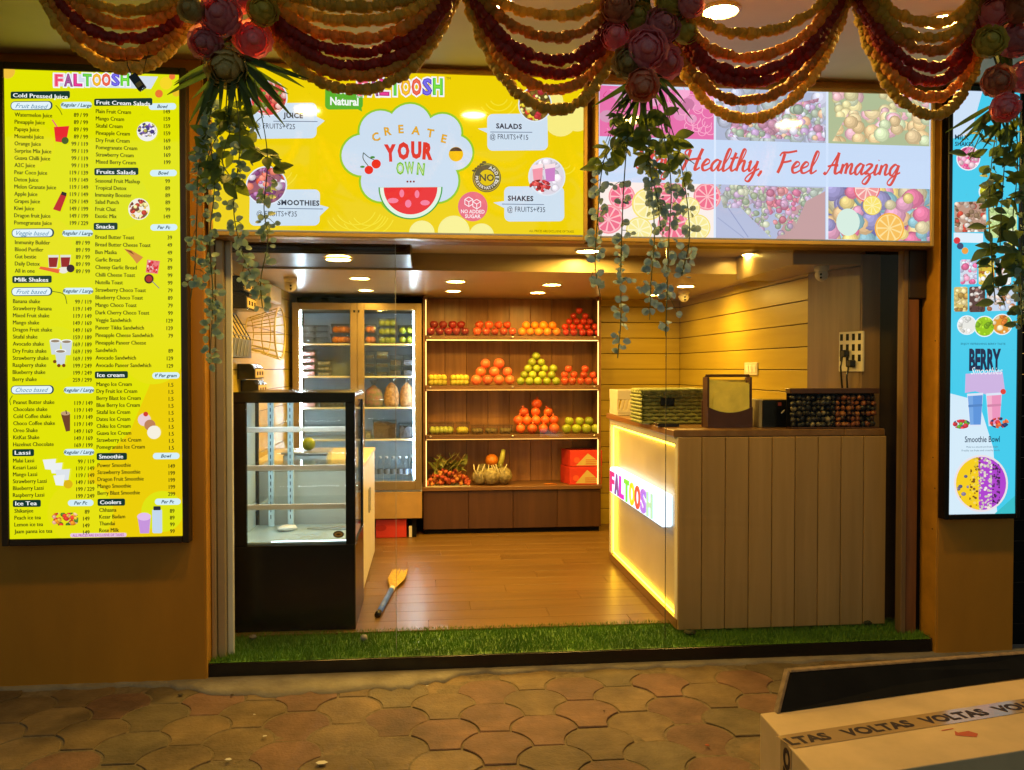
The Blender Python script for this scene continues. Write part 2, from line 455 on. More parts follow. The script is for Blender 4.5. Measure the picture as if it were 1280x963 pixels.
box('inner_lip', M['off_white'], -1.051, -1.02, 4.515, 4.545, 0.03, 2.262, t, 0.004)
t = thing('door_jamb', (2.72, 4.5, 0), 'brown wooden jamb between the right glass and the ochre pillar', 'door frame')
box('post', pm('red_brown_jamb', (0.20, 0.075, 0.022), 0.45, 0.2, 6, stretch=(5, 5, .5)), 2.695, 2.762, 4.50, 4.57, 0.03, 1.99, t, 0.004)
box('stop', M['brown_panel'], 2.662, 2.692, 4.49, 4.55, 0.03, 2.262, t, 0.003)
box('shutter_box', M['dark_frame'], 2.695, 2.80, 4.49, 4.60, 1.992, 2.262, t, 0.004)
box('shutter_guide', M['black_matt'], 2.765, 2.80, 4.53, 4.60, 0.03, 1.99, t, 0.002)

# downlights
def downlight(name, p, r, mat, label, cat='downlight', group=None):
    t = thing(name, p, label, cat, group)
    MB().lathe([(r * 1.2, 0.0), (r * 1.2, -0.006), (r * 1.04, -0.012), (r * 1.0, -0.004), (r * 0.99, 0.0)], 28, p, close=False).build('rim', M['lamp_rim'], t, smooth=True)
    MB().lathe([(0.002, -0.0060), (r * 0.99, -0.0060)], 28, p, close=False).build('disc', mat, t)
    return t
names4 = ['farthest left', 'second from left', 'third from left', 'farthest right']
for i, x in enumerate((-0.71, 0.28, 1.26, 2.27)):
    downlight('downlight', Vector((x, 3.55, 3.1447)), 0.072, M['lamp'], f'round canopy downlight above the signs, {names4[i]} of the row', group='canopy downlights')
for i, (px, py, zz) in enumerate(((423, 323, 2.258), (735, 313, 2.3647), (942, 317, 2.3647))):
    downlight('downlight', atz(px, py, zz), 0.072, M['lamp_in'], ['round downlight glowing in the dark ribbed unit', 'round downlight in the front ceiling strip above the fruit shelves', 'round downlight in the front ceiling strip above the counter'][i], group='shop downlights')
for i, (px, py) in enumerate(((450, 347), (570, 351), (690, 355), (857, 357))):
    downlight('downlight', atz(px, py, 2.2497), 0.066, M['lamp_in'], 'shallow downlight in the lower ceiling ' + ['nearest the drinks cooler', 'above the dark red apples', 'above the oranges', 'over the counter by the camera dome'][i], group='shop downlights')
for i, (px, py) in enumerate(((457, 362), (567, 363), (672, 365), (820, 368))):
    downlight('downlight', atz(px, py, 2.2497), 0.060, M['lamp_in'] if i in (1, 2) else M['lamp_rear'], 'rear ceiling downlight ' + ['just over the cooler', 'at the left of the fruit shelves', 'at the middle of the fruit shelves', 'beside the fruit shelves'][i], group='shop downlights')
# dark ribbed air unit in the front ceiling strip
t = thing('air_unit', (-0.62, 5.3, 2.26), 'dark brown ribbed air unit under the shop ceiling at left', 'air unit')
box('housing', pm('dark_ribbed', (0.050, 0.032, 0.018), 0.3), -1.195, -0.10, 4.97, 5.64, 2.262, 2.3645, t, 0.004)
for k in range(5):
    box('slat', bpy.data.materials['dark_ribbed'], -1.15, -0.12, 4.955, 4.968, 2.272 + k * 0.019, 2.282 + k * 0.019, t, 0.002)
# ------------------------------------------------------------------ back-lit boards and their print
_fc = {}
def glyphs(s, bold=0.0, shear=0.0, res=2, space=1.0):
    key = (s, bold, shear, res, space)
    if key in _fc: return _fc[key]
    c = bpy.data.curves.new('t', 'FONT'); c.body = s; c.size = 1.0; c.offset = bold; c.shear = shear
    c.resolution_u = res; c.space_character = space; c.fill_mode = 'FRONT'
    o = bpy.data.objects.new('t', c)
    me = o.to_mesh()
    vs = [(v.co.x, v.co.y) for v in me.vertices]; fs = [tuple(p.vertices) for p in me.polygons]
    o.to_mesh_clear(); bpy.data.objects.remove(o); bpy.data.curves.remove(c)
    if vs:
        x0 = min(v[0] for v in vs); x1 = max(v[0] for v in vs)
    else: x0 = x1 = 0
    _fc[key] = (vs, fs, x0, x1)
    return _fc[key]
def clip(poly, A, B):
    out = []
    side = lambda p: (B[0] - A[0]) * (p[1] - A[1]) - (B[1] - A[1]) * (p[0] - A[0])
    for i in range(len(poly)):
        p, q = poly[i], poly[(i + 1) % len(poly)]
        sp, sq = side(p), side(q)
        if sp >= 0: out.append(p)
        if (sp > 0 > sq) or (sp < 0 < sq):
            t = sp / (sp - sq); out.append((p[0] + (q[0] - p[0]) * t, p[1] + (q[1] - p[1]) * t))
    return out
def clip_to(poly, region):
    for i in range(len(region)):
        poly = clip(poly, region[i], region[(i + 1) % len(region)])
        if len(poly) < 3: return []
    return poly
def circle(cx, cy, r, n=28, ry=None, a0=0.0, a1=2 * math.pi):
    ry = ry or r
    m = n if abs(a1 - a0 - 2 * math.pi) < 1e-6 else n + 1
    return [(cx + r * math.cos(a0 + (a1 - a0) * i / n), cy + ry * math.sin(a0 + (a1 - a0) * i / n)) for i in range(m)]
def rrect(x0, y0, x1, y1, r, n=5):
    r = min(r, abs(x1 - x0) / 2, abs(y1 - y0) / 2); pts = []
    for cx, cy, a in ((x1 - r, y1 - r, 0), (x0 + r, y1 - r, 1), (x0 + r, y0 + r, 2), (x1 - r, y0 + r, 3)):
        for i in range(n + 1):
            q = (a + i / n) * math.pi / 2; pts.append((cx + r * math.cos(q), cy + r * math.sin(q)))
    return pts

class Board:
    """flat board; art is given in pixels of the photograph and squared up onto the board's real rectangle"""
    def __init__(s, quad, rect, Y, step=0.0007):
        s.q = quad; s.rc = rect; s.Y = Y; s.step = step; s.k = 0; s.fade = 0.0; s.cur = None; s.parts = []
        s.sx = (rect[1] - rect[0]) / ((quad[1][0] - quad[0][0] + quad[2][0] - quad[3][0]) / 2)
        s.sy = (rect[3] - rect[2]) / ((quad[3][1] - quad[0][1] + quad[2][1] - quad[1][1]) / 2)
    def uv(s, px, py):
        TL, TR, BR, BL = s.q; u, v = 0.5, 0.5
        for _ in range(12):
            x = (1-u)*(1-v)*TL[0] + u*(1-v)*TR[0] + u*v*BR[0] + (1-u)*v*BL[0]
            y = (1-u)*(1-v)*TL[1] + u*(1-v)*TR[1] + u*v*BR[1] + (1-u)*v*BL[1]
            u += (px - x) / (TR[0] - TL[0]); v += (py - y) / (BL[1] - TL[1])
        return u, v
    def pt(s, px, py):
        u, v = s.uv(px, py)
        return (s.rc[0] + u * (s.rc[1] - s.rc[0]), s.rc[3] - v * (s.rc[3] - s.rc[2]))
    def part(s, name, layer=None):
        s.cur = MB(); s.parts.append((name, s.cur))
        if layer is not None: s.k = layer
        return s
    def y(s): return s.Y - s.step * s.k
    def up(s, n=1): s.k += n; return s
    def poly(s, pts, rgb, world=False):
        w = pts if world else [s.pt(*p) for p in pts]
        # keep inside the board
        X0, X1, Z0, Z1 = s.rc
        w = clip_to(w, [(X0, Z0), (X1, Z0), (X1, Z1), (X0, Z1)])
        if len(w) < 3: return s
        y = s.y(); s.cur.add([(p[0], y, p[1]) for p in w], [tuple(range(len(w)))], lin(*rgb)); return s
    def mosaic(s, region, palette, n, rmin, rmax, seed, inner=True):
        rr = random.Random(seed)
        xs = [p[0] for p in region]; ys = [p[1] for p in region]
        ar = sum(region[i][0] * region[(i+1) % len(region)][1] - region[(i+1) % len(region)][0] * region[i][1] for i in range(len(region)))
        reg = region if ar > 0 else region[::-1]
        k0 = s.k
        for i in range(n):
            cx, cy, r = rr.uniform(min(xs), max(xs)), rr.uniform(min(ys), max(ys)), rr.uniform(rmin, rmax)
            c = rr.choice(palette); f = rr.uniform(0.85, 1.1); c = tuple(min(255, v * f * (1 - s.fade) + w_ * s.fade) for v, w_ in zip(c, (226, 226, 240)))
            a = rr.uniform(0, 6.28)
            p = clip_to(circle(cx, cy, r, 10, r * rr.uniform(.75, 1), a, a + 2 * math.pi), reg)
            if len(p) >= 3:
                s.k = k0 + 0.02 * i; s.poly(p, tuple(v * .84 for v in c) if inner else c)
            if inner:
                for lv, (fr_, mul) in enumerate(((.86, .93), (.68, 1.0), (.45, 1.06), (.22, 1.13))):
                    p = clip_to(circle(cx - r * .10 * lv, cy - r * .11 * lv, r * fr_, 9), reg)
                    if len(p) >= 3:
                        s.k = k0 + 0.02 * i + 0.004 * (lv + 1); s.poly(p, tuple(min(255, v * mul + 5 * lv) for v in c))
        s.k = k0 + max(1, int(0.02 * n) + 1)
        return s
    def text(s, str_, px, py, h, rgb, align='l', bold=0.0, shear=0.0, width=None, rot=0.0, sx=1.0, res=2, space=1.0, outline=None):
        """cap height h in photo pixels, (px,py) = baseline point"""
        if outline:
            orgb, ow = outline
            s.text(str_, px, py, h, orgb, align, bold + ow, shear, width, rot, sx, res, space); s.up()
        vs, fs, x0, x1 = glyphs(str_, bold, shear, res, space)
        if not vs: return s
        X, Z = s.pt(px, py)
        k = h * s.sy / 0.70
        kx = k * sx
        if width: kx = width * s.sx / max(1e-6, (x1 - x0))
        off = {'l': x0, 'c': (x0 + x1) / 2, 'r': x1}[align]
        ca, sa = math.cos(rot), math.sin(rot); y = s.y(); W_ = []
        for vx, vy in vs:
            a, b = (vx - off) * kx, vy * k
            W_.append((X + a * ca - b * sa, y, Z + a * sa + b * ca))
        s.cur.add(W_, fs, lin(*rgb)); return s
    def stroke(s, pts, w, rgb, nib=None, n=8):
        """smooth stroke through photo pixels; nib=(angle, thin) for pen lettering"""
        P = [Vector((*s.pt(*p),)) for p in pts]
        if len(P) > 2:
            Q = []
            ex = [P[0] * 2 - P[1]] + P + [P[-1] * 2 - P[-2]]
            for i in range(1, len(ex) - 2):
                a, b, c, d = ex[i-1], ex[i], ex[i+1], ex[i+2]
                for j in range(n):
                    t = j / n
                    Q.append(0.5 * ((2*b) + (c-a)*t + (2*a-5*b+4*c-d)*t*t + (3*b-a-3*c+d)*t**3))
            Q.append(P[-1]); P = Q
        W0 = w * s.sx / 2; y = s.y(); vs = []
        for i, p in enumerate(P):
            t = P[min(i+1, len(P)-1)] - P[max(i-1, 0)]
            t = t.normalized() if t.length > 1e-9 else Vector((1, 0))
            nr = Vector((-t.y, t.x)); ww = W0
            if nib:
                # heavy on down strokes, hairline on up strokes
                ww = W0 * (nib[1] + (1 - nib[1]) * (0.5 - 0.5 * t.y / 1.0 if True else 1))
            vs += [(p.x + nr.x * ww, y, p.y + nr.y * ww), (p.x - nr.x * ww, y, p.y - nr.y * ww)]
        s.cur.add(vs, [(2*i, 2*i+1, 2*i+3, 2*i+2) for i in range(len(P) - 1)], lin(*rgb)); return s
    def finish(s, parent):
        for name, mb in s.parts:
            if not mb.f: continue
            if name in ('background_print', 'fruit_print', 'berry_print'):      # each printed patch on its own
                for f, c in zip(mb.f, mb.c):
                    MB().add([mb.v[i] for i in f], [tuple(range(len(f)))], c).build(name, M['print_lit'], parent)
            else:
                tag(mb.build(name, M['print_lit'], parent), kind='stuff')
def lightbox(loc, label, rect, Y, rgb, frame_mat, fw=0.03, depth=0.045, name='light_box_sign', cat='sign', glow=None):
    X0, X1, Z0, Z1 = rect
    t = thing(name, loc, label, cat)
    MB().add([(X0, Y, Z0), (X1, Y, Z0), (X1, Y, Z1), (X0, Y, Z1)], [(0, 1, 2, 3)], lin(*rgb)).build('panel', M['panel_lit'], t)
    box('housing', frame_mat, X0 - fw + .002, X1 + fw - .002, Y + 0.004, Y + depth, Z0 - fw + .002, Z1 + fw - .002, t, 0.0)
    for (a, b, c, d) in ((X0 - fw, X0, Z0 - fw, Z1 + fw), (X1, X1 + fw, Z0 - fw, Z1 + fw), (X0, X1, Z1, Z1 + fw), (X0, X1, Z0 - fw, Z0)):
        box('frame_profile', frame_mat, a + .0003, b - .0003, Y - 0.012, Y + 0.0035, c + .0003, d - .0003, t, 0.004)
    return t
FAL = [('F', (235, 70, 110)), ('A', (175, 90, 160)), ('L', (235, 60, 150)), ('T', (120, 215, 60)), ('O', (250, 200, 40)), ('O', (240, 110, 80)), ('S', (120, 110, 235)), ('H', (130, 225, 60))]
FAL2 = [(250, 130, 150), (110, 60, 110), (190, 40, 120), (60, 190, 90), (230, 150, 30), (225, 70, 50), (80, 60, 200), (60, 190, 60)]
def logo(b, x0, x1, ybase, h):
    w = (x1 - x0) / 8
    for i, (ch, c) in enumerate(FAL):
        x = x0 + (i + 0.5) * w
        b.text(ch, x, ybase, h, (245, 245, 250), 'c', 0.13, width=w * 1.22)
    b.up()
    for i, (ch, c) in enumerate(FAL):
        b.text(ch, x0 + (i + 0.5) * w, ybase, h, FAL2[i], 'c', 0.055, width=w * 0.94)
    b.up()
    for i, (ch, c) in enumerate(FAL):
        b.text(ch, x0 + (i + 0.5) * w, ybase, h, c, 'c', 0.01, width=w * 0.72)
    b.up()

# ============================================================ the tall yellow menu board
YB = 4.325
s_ = YB / 4.2
menu_rect = (-1.982 * s_, -1.185 * s_, 1.6 + (0.785 - 1.6) * s_, 1.6 + (3.005 - 1.6) * s_)
MENU = lightbox((-1.62, YB, 0.75), 'tall back-lit yellow menu board listing juices, shakes and ice creams', menu_rect, YB, (226, 228, 2), M['dark_frame'], 0.034, 0.053, 'menu_board', 'menu board')
b = Board([(5, 85), (226, 95), (225, 671), (15, 673)], menu_rect, YB)
INK = (46, 52, 10)
b.part('background_print', 1)
b.poly([(100, 673), (226, 671), (226, 430), (190, 470), (160, 540), (110, 590)], (236, 206, 4))
for i, (x, y, r) in enumerate(((205, 105, 26), (60, 300, 30), (150, 250, 36), (190, 440, 40), (70, 440, 34), (100, 640, 40), (200, 640, 26), (40, 180, 28))):
    b.k = 1.2 + .3 * i; b.poly(circle(x, y, r), (230, 226, 14) if i % 2 else (223, 228, 16))
b.k = 4
for x, y, r, c in ((10, 88, 9, (240, 190, 60)), (209, 105, 8, (246, 215, 40)), (217, 97, 4, (240, 120, 60)), (200, 118, 5, (235, 120, 50)), (222, 117, 5, (235, 190, 40))):
    b.poly(circle(x, y, r, 16), c)
b.part('logo', 6); b.poly([(66, 91), (199, 97), (190, 112), (66, 107)], (214, 224, 236)); b.up(); logo(b, 68, 163, 107, 14)
def head(b, s, x, y):
    w = len(s) * 3.65 + 5
    b.part('section_heading', 8)
    b.poly(rrect(x - 3, y - 4.6, x + w, y + 4.4, 2), (12, 52, 44)); b.up()
    b.text(s, x, y + 2.3, 5.0, (250, 252, 250), width=w - 4.5); b.k += .3; b.text(s, x + .45, y + 2.3, 5.0, (250, 252, 250), width=w - 4.5)
def script(b, s, x, y, w):
    b.part('section_bubble', 8)
    b.poly(rrect(x - 4, y - 5.5, x + w + 4, y + 5.5, 5), (10, 60, 80)); b.up()
    b.poly(rrect(x - 3, y - 4.6, x + w + 2, y + 4.6, 4), (228, 244, 250)); b.up()
    b.text(s, x + 2, y + 2.6, 5.5, (30, 120, 160), bold=0.0, shear=0.45, width=w - 4)
def cap(b, s, x0, x1, y):
    b.part('price_heading', 7)
    b.poly(rrect(x0, y - 4, x1, y + 4, 4), (212, 238, 248)); b.up()
    b.text(s, (x0 + x1) / 2, y + 2.0, 4.2, (20, 60, 70), 'c', 0.02, 0.3)
def rows(b, name, x, xr, items):
    b.part(name, 8)
    for y, t, p in items:
        b.text(t, x, y + 2.2, 5.0, INK, sx=0.84); b.k += .3; b.text(t, x + .38, y + 2.2, 5.0, INK, sx=0.84); b.k -= .3
        if p: b.text(p, xr, y + 4.2, 5.0, INK, 'r', 0.0, sx=0.84); b.k += .3; p and b.text(p, xr + .38, y + 4.2, 5.0, INK, 'r', 0.0, sx=0.84); b.k -= .3
def seq(y0, y1, names, prices):
    n = len(names)
    return [(y0 + (y1 - y0) * i / (n - 1), names[i], prices[i]) for i in range(n)]
head(b, 'Cold Pressed Juice', 17, 118); script(b, 'Fruit based', 18, 131, 44); cap(b, 'Regular / Large', 76, 115, 131)
rows(b, 'menu_lines', 19, 110, seq(142, 276, ['Watermelon Juice', 'Pineapple Juice', 'Papaya Juice', 'Mosambi Juice', 'Orange Juice', 'Surprise Mix Juice', 'Guava Chilli Juice', 'A2C Juice', 'Pear Coco Juice', 'Detox Juice', 'Melon Granate Juice', 'Apple Juice', 'Grapes Juice', 'Kiwi Juice', 'Dragon fruit Juice', 'Pomegranate Juice'],
     ['89 / 99'] * 4 + ['99 / 119'] * 4 + ['119 / 139', '119 / 149', '119 / 149', '119 / 149', '129 / 149', '149 / 199', '149 / 199', '199 / 229']))
script(b, 'Veggie based', 20, 289, 44); cap(b, 'Regular / Large', 78, 116, 290)
rows(b, 'menu_lines', 20, 112, seq(300.5, 336, ['Immunity Builder', 'Blood Purifier', 'Gut bestie', 'Daily Detox', 'All in one'], ['89 / 99'] * 5))
head(b, 'Milk Shakes', 20, 347); script(b, 'Fruit based', 20, 362, 42); cap(b, 'Regular / Large', 79, 116, 362)
rows(b, 'menu_lines', 18, 114, seq(374, 471.7, ['Banana shake', 'Strawberry Banana', 'Mixed Fruit shake', 'Mango shake', 'Dragon Fruit shake', 'Sitafal shake', 'Avocado shake', 'Dry Fruits shake', 'Strawberry shake', 'Raspberry shake', 'Blueberry shake', 'Berry shake'],
     ['99 / 119', '119 / 149', '119 / 149', '149 / 169', '149 / 169', '159 / 189', '169 / 189', '169 / 199', '169 / 199', '199 / 249', '199 / 249', '259 / 299']))
script(b, 'Choco based', 20, 485, 44); cap(b, 'Regular / Large', 80, 117, 486)
rows(b, 'menu_lines', 19, 115, seq(500.6, 553.6, ['Peanut Butter shake', 'Chocolate shake', 'Cold Coffee shake', 'Choco Coffee shake', 'Oreo Shake', 'KitKat Shake', 'Hazelnut Chocolate'], ['119 / 149', '119 / 149', '119 / 149', '119 / 149', '149 / 169', '149 / 169', '169 / 199']))
head(b, 'Lassi', 21, 564); cap(b, 'Regular / Large', 80, 117, 564)
rows(b, 'menu_lines', 19, 117, seq(574, 617.5, ['Malai Lassi', 'Kesari Lassi', 'Mango Lassi', 'Strawberry Lassi', 'Blueberry Lassi', 'Raspberry Lassi'], ['99 / 119', '119 / 149', '119 / 149', '149 / 169', '199 / 229', '199 / 249']))
head(b, 'Ice Tea', 22, 628); cap(b, 'Per Pc', 85, 116, 628)
rows(b, 'menu_lines', 21, 111, seq(637.4, 663.4, ['Shikanjee', 'Peach ice tea', 'Lemon ice tea', 'Jaam panna ice tea'], ['89', '149', '149', '149']))
head(b, 'Fruit Cream Salads', 121, 128); cap(b, 'Bowl', 187, 222, 134)
rows(b, 'menu_lines', 120, 214, seq(139, 201.6, ['Plain Fruit Cream', 'Mango Cream', 'Sitafal Cream', 'Pineapple Cream', 'Dry Fruit Cream', 'Pomegranate Cream', 'Strawberry Cream', 'Mixed Berry Cream'], ['149', '159', '159', '159', '169', '169', '169', '199']))
head(b, 'Fruits Salads', 121, 214); cap(b, 'Bowl', 188, 222, 216.5)
rows(b, 'menu_lines', 119, 213, seq(225, 269, ['Seasonal Fruit Mashup', 'Tropical Detox', 'Immunity Booster', 'Salad Punch', 'Fruit Chat', 'Exotic Mix'], ['99', '89', '89', '89', '99', '149']))
head(b, 'Snacks', 120, 282); cap(b, 'Per Pc', 188, 222, 284)
rows(b, 'menu_lines', 119, 215, seq(295, 455.3, ['Bread Butter Toast', 'Bread Butter Cheese Toast', 'Bun Maska', 'Garlic Bread', 'Cheesy Garlic Bread', 'Chilli Cheese Toast', 'Nutella Toast', 'Strawberry Choco Toast', 'Blueberry Choco Toast', 'Mango Choco Toast', 'Dark Cherry Choco Toast', 'Veggie Sandwhich', 'Paneer Tikka Sandwhich', 'Pineapple Cheese Sandwhich', 'Pineapple Paneer Cheese', 'Sandwhich', 'Avocado Sandwhich', 'Avocado Paneer Sandwhich'],
     ['39', '49', '49', '79', '89', '99', '99', '79', '89', '79', '99', '129', '129', '79', '', '89', '129', '129']))
head(b, 'Ice cream', 121, 467.5); cap(b, '\u20b9 Per gram', 189, 223, 469)
rows(b, 'menu_lines', 120, 215, seq(479, 558, ['Mango Ice Cream', 'Dry Fruit Ice Cream', 'Berry Blast Ice Cream', 'Blue Berry Ice Cream', 'Sitafal Ice Cream', 'Dates Ice Cream', 'Chiku Ice Cream', 'Guava Ice Cream', 'Strawberry Ice Cream', 'Pomegranate Ice Cream'], ['1.5'] * 10))
head(b, 'Smoothie', 123, 570); cap(b, 'Bowl', 189, 222, 570)
rows(b, 'menu_lines', 121, 216, seq(581, 616, ['Power Smoothie', 'Strawberry Smoothie', 'Dragon Fruit Smoothie', 'Mango Smoothie', 'Berry Blast Smoothie'], ['149', '199', '199', '199', '299']))
head(b, 'Coolers', 124, 627.6); cap(b, 'Per Pc', 191, 223, 627.6)
rows(b, 'menu_lines', 123, 215, seq(637.4, 663, ['Chhaana', 'Kesar Badam', 'Thandai', 'Rose Milk'], ['89', '89', '99', '99']))
b.part('small_print', 8); b.poly(rrect(88, 666.3, 156, 671.3, 2), (232, 196, 226)); b.up(); b.text('ALL PRICES ARE EXCLUSIVE OF TAXES', 122, 670.4, 3.2, (170, 60, 150), 'c', 0.01, width=64)
# pictures on the menu
b.part('menu_picture', 12)
b.poly([(68, 158), (87, 157), (83, 178), (70, 176)], (232, 40, 48)); b.up(); b.stroke([(72, 158), (66, 149)], 1.5, (240, 90, 120)); b.poly(circle(82, 175, 4.5, 12), (70, 90, 30))
b.part('menu_picture', 12); b.poly(circle(185, 165, 13, 20, 12), (240, 240, 240)); b.up(); b.mosaic(circle(185, 163, 12, 18, 9), [(70, 60, 130), (120, 80, 170), (230, 220, 240), (200, 190, 80), (50, 40, 90)], 40, 1.5, 3.5, 5)
b.part('menu_picture', 12); b.poly([(77, 240), (84, 242), (76, 263), (67, 260)], (190, 36, 40)); b.up(); b.poly([(78, 238), (84, 240), (83, 244), (77, 242)], (40, 34, 34))
b.part('menu_picture', 12); b.poly(circle(174, 261, 13.5, 20), (246, 240, 226)); b.up(); b.mosaic(circle(174, 261, 12.4, 18), [(200, 60, 40), (240, 190, 80), (120, 60, 40), (250, 230, 150), (90, 100, 40)], 46, 1.5, 3.5, 6)
b.part('menu_picture', 12)
for x in (61, 76): b.poly([(x, 317), (x + 13, 317), (x + 11, 333), (x + 1, 333)], (225, 225, 215)); b.up(); b.poly([(x + .6, 320), (x + 12.4, 320), (x + 10.6, 332), (x + 1.4, 332)], (150, 26, 30)); b.up(-1)
b.up(3); b.poly([(50, 334), (52, 331), (76, 335), (74, 340)], (236, 100, 50)); b.poly(circle(80, 336, 6, 14, 4), (235, 230, 220)); b.up(); b.poly(circle(89, 334, 5, 12), (50, 20, 40))
b.part('menu_picture', 12); b.poly([(155, 310), (164, 312), (179, 321), (171, 329), (166, 322)], (214, 140, 60)); b.up(); b.poly([(156, 311), (164, 313), (168, 318)], (120, 70, 20))
b.part('menu_picture', 12); b.poly([(184, 324), (200, 326), (197, 342), (182, 340)], (236, 120, 120)); b.up(); b.mosaic([(185, 325), (199, 327), (196, 341), (183, 339)], [(220, 30, 50), (240, 180, 180), (190, 20, 40)], 40, 1, 2.4, 8)
b.part('menu_picture', 12); b.poly(circle(186, 348, 6, 16), (70, 20, 26)); b.up(); b.poly(circle(186, 348, 4, 14), (170, 40, 40)); b.stroke([(190, 351), (199, 360)], 1.2, (150, 140, 120))
b.part('menu_picture', 12)
for x, y in ((70, 424), (84, 425), (77, 437)):
    b.poly([(x - 7, y), (x + 7, y), (x + 4.5, y + 17), (x - 4.5, y + 17)], (206, 216, 222)); b.up(); b.poly(circle(x, y, 7, 16, 2.6), (240, 244, 240)); b.up()
    b.poly(circle(x, y + .4, 5.5, 14, 1.7), (150, 130, 110)); b.up()
for x, y in ((70, 450), (75, 455), (81, 455)): b.poly(circle(x, y, 2.2, 10), (120, 60, 20))
b.part('menu_picture', 12); b.poly([(77, 516), (88, 516), (88, 537), (83, 538)], (110, 66, 40)); b.up(); b.poly(circle(82.5, 515, 5.6, 14, 2.6), (196, 160, 120)); b.up(); b.stroke([(84, 516), (83, 511)], 1.2, (60, 40, 30))
b.part('menu_picture', 12)
for x, y, r, c in ((179, 524, 8, (236, 206, 210)), (186, 531, 7, (190, 130, 90)), (191, 540, 8.5, (246, 240, 222)), (181, 517, 3, (210, 60, 50))): b.poly(circle(x, y, r, 18), c); b.up()
b.part('menu_picture', 12)
for q, y, w in ((64, 577, 9), (72, 582, 9), (80, 590, 10), (76, 597, 8)):
    b.poly([(q - w, y - 4), (q + w - 2, y - 5), (q + w - 4, y + 9), (q - w + 3, y + 8)], (236, 240, 240) if q != 80 else (222, 228, 234)); b.up()
b.poly(circle(86, 604, 5.5, 14), (222, 180, 20))
b.part('menu_picture', 12); b.mosaic(rrect(66, 640, 98, 656, 6), [(226, 60, 40), (244, 150, 30), (250, 200, 60), (80, 120, 40), (240, 180, 150)], 40, 2, 4, 9)
b.part('menu_picture', 12); b.poly([(170, 646), (186, 646), (184, 667), (173, 667)], (200, 150, 220)); b.up(); b.poly(circle(178, 646, 8.5, 16, 5), (226, 190, 236)); b.up()
b.part('menu_picture', 12); b.poly(rrect(188, 637, 200, 667, 2), (196, 216, 236)); b.up(); b.poly(rrect(189.5, 633, 198.5, 638, 1), (40, 40, 60))
b.part('arrow_print', 9); b.stroke([(70, 131), (75, 137), (78, 143)], .9, (90, 110, 10)); b.stroke([(66, 362), (80, 366), (84, 378)], .9, (60, 90, 20)); b.stroke([(18, 492), (15, 498), (16, 504)], .9, (90, 110, 10))
b.finish(MENU)

# ============================================================ the wide yellow sign
YS = 4.345
ry = (-1.068, 0.808, 2.282, 3.102)
YEL = lightbox((-0.13, YS, 2.25), 'wide back-lit yellow sign reading CREATE YOUR OWN over a watermelon slice', ry, YS, (238, 208, 2), M['bronze'], 0.022, 0.09)
box('bottom_rail', M['steel'], -1.066, 0.806, YS - 0.010, YS - 0.0006, 2.2825, 2.292, YEL, 0.001)
b = Board([(262, 78), (731, 101), (727, 298), (268, 289)], ry, YS)
b.part('background_print', 1)
0 and b.mosaic([(264, 80), (400, 86), (400, 292), (268, 290)], [(240, 214, 3), (237, 206, 3), (241, 217, 6)], 16, 20, 44, 3, False)
for x, y, r in ((522, 292, 16), (562, 290, 20), (597, 296, 16), (700, 150, 22), (722, 148, 18), (688, 128, 16)): b.poly(circle(x, y, r), (247, 236, 130) if y < 200 else (248, 240, 150)); b.up(0.2)
b.up()
for x, y, r in ((620, 120, 26), (440, 255, 40), (455, 262, 34), (340, 205, 30), (705, 205, 14)):
    for q in range(3):
        b.stroke(circle(x, y, r - q * 7, 16, None, .4, 2.6), 1.4, (244, 222, 44))
b.part('logo', 5); logo(b, 441, 549, 117, 19)
b.text('TM', 553, 99, 3, (70, 60, 30))
def bubble(b, x0, y0, x1, y1, tail, title, tx, ty, sub, sx_, sy_):
    b.part('speech_bubble', 5); C = (206, 224, 240)
    b.poly(rrect(x0, y0, x1, y1, 7), C); b.poly(tail, C); b.up()
    b.text(title, tx, ty, 6.2, (30, 38, 60), 'c', 0.035, sx=1.0, space=1.1)
    b.stroke([(tx - 24, ty + 4), (tx + 30, ty + 5)], .8, (70, 90, 130))
    b.text(sub, sx_, sy_, 6.6, (40, 52, 80), 'c', 0.0, sx=0.82)
bubble(b, 310, 126, 391, 171, [(388, 142), (401, 149), (388, 160)], 'JUICE', 362, 145, '@ FRUITS+\u20b925', 340, 158.5)
bubble(b, 311, 236, 396, 282, [(394, 255), (407, 259), (394, 272)], 'SMOOTHIES', 370, 256, '@ FRUITS+\u20b935', 344, 270)
bubble(b, 605, 143, 683, 189, [(608, 168), (593, 161), (608, 160)], 'SALADS', 633, 161.5, '@ FRUITS+\u20b915', 633, 175)
bubble(b, 626, 234, 703, 278, [(628, 262), (612, 254), (628, 252)], 'SHAKES', 647, 252, '@ FRUITS+\u20b935', 654, 266)
def photo(b, x, y, r, pal, seed, rmin=2, rmax=6, n=70):
    b.part('round_photo', 9); b.poly(circle(x, y, r), (222, 232, 244)); b.up(); b.poly(circle(x, y, r * .93), pal[0]); b.up()
    b.mosaic(circle(x, y, r * .92, 26), pal, n, rmin, rmax, seed)
photo(b, 332, 120, 23, [(235, 70, 70), (250, 200, 190), (190, 40, 50), (240, 120, 100), (120, 150, 60)], 21)
photo(b, 331, 231, 25, [(150, 90, 110), (240, 130, 110), (120, 60, 110), (220, 210, 220), (200, 80, 60), (170, 110, 160)], 22)
photo(b, 667, 132, 22, [(120, 90, 30), (230, 200, 50), (200, 60, 40), (90, 70, 30), (240, 230, 140), (170, 40, 50)], 23)
photo(b, 681, 222.5, 24, [(222, 216, 228), (236, 226, 236), (230, 200, 214)], 24, 4, 8, 20)
b.up()
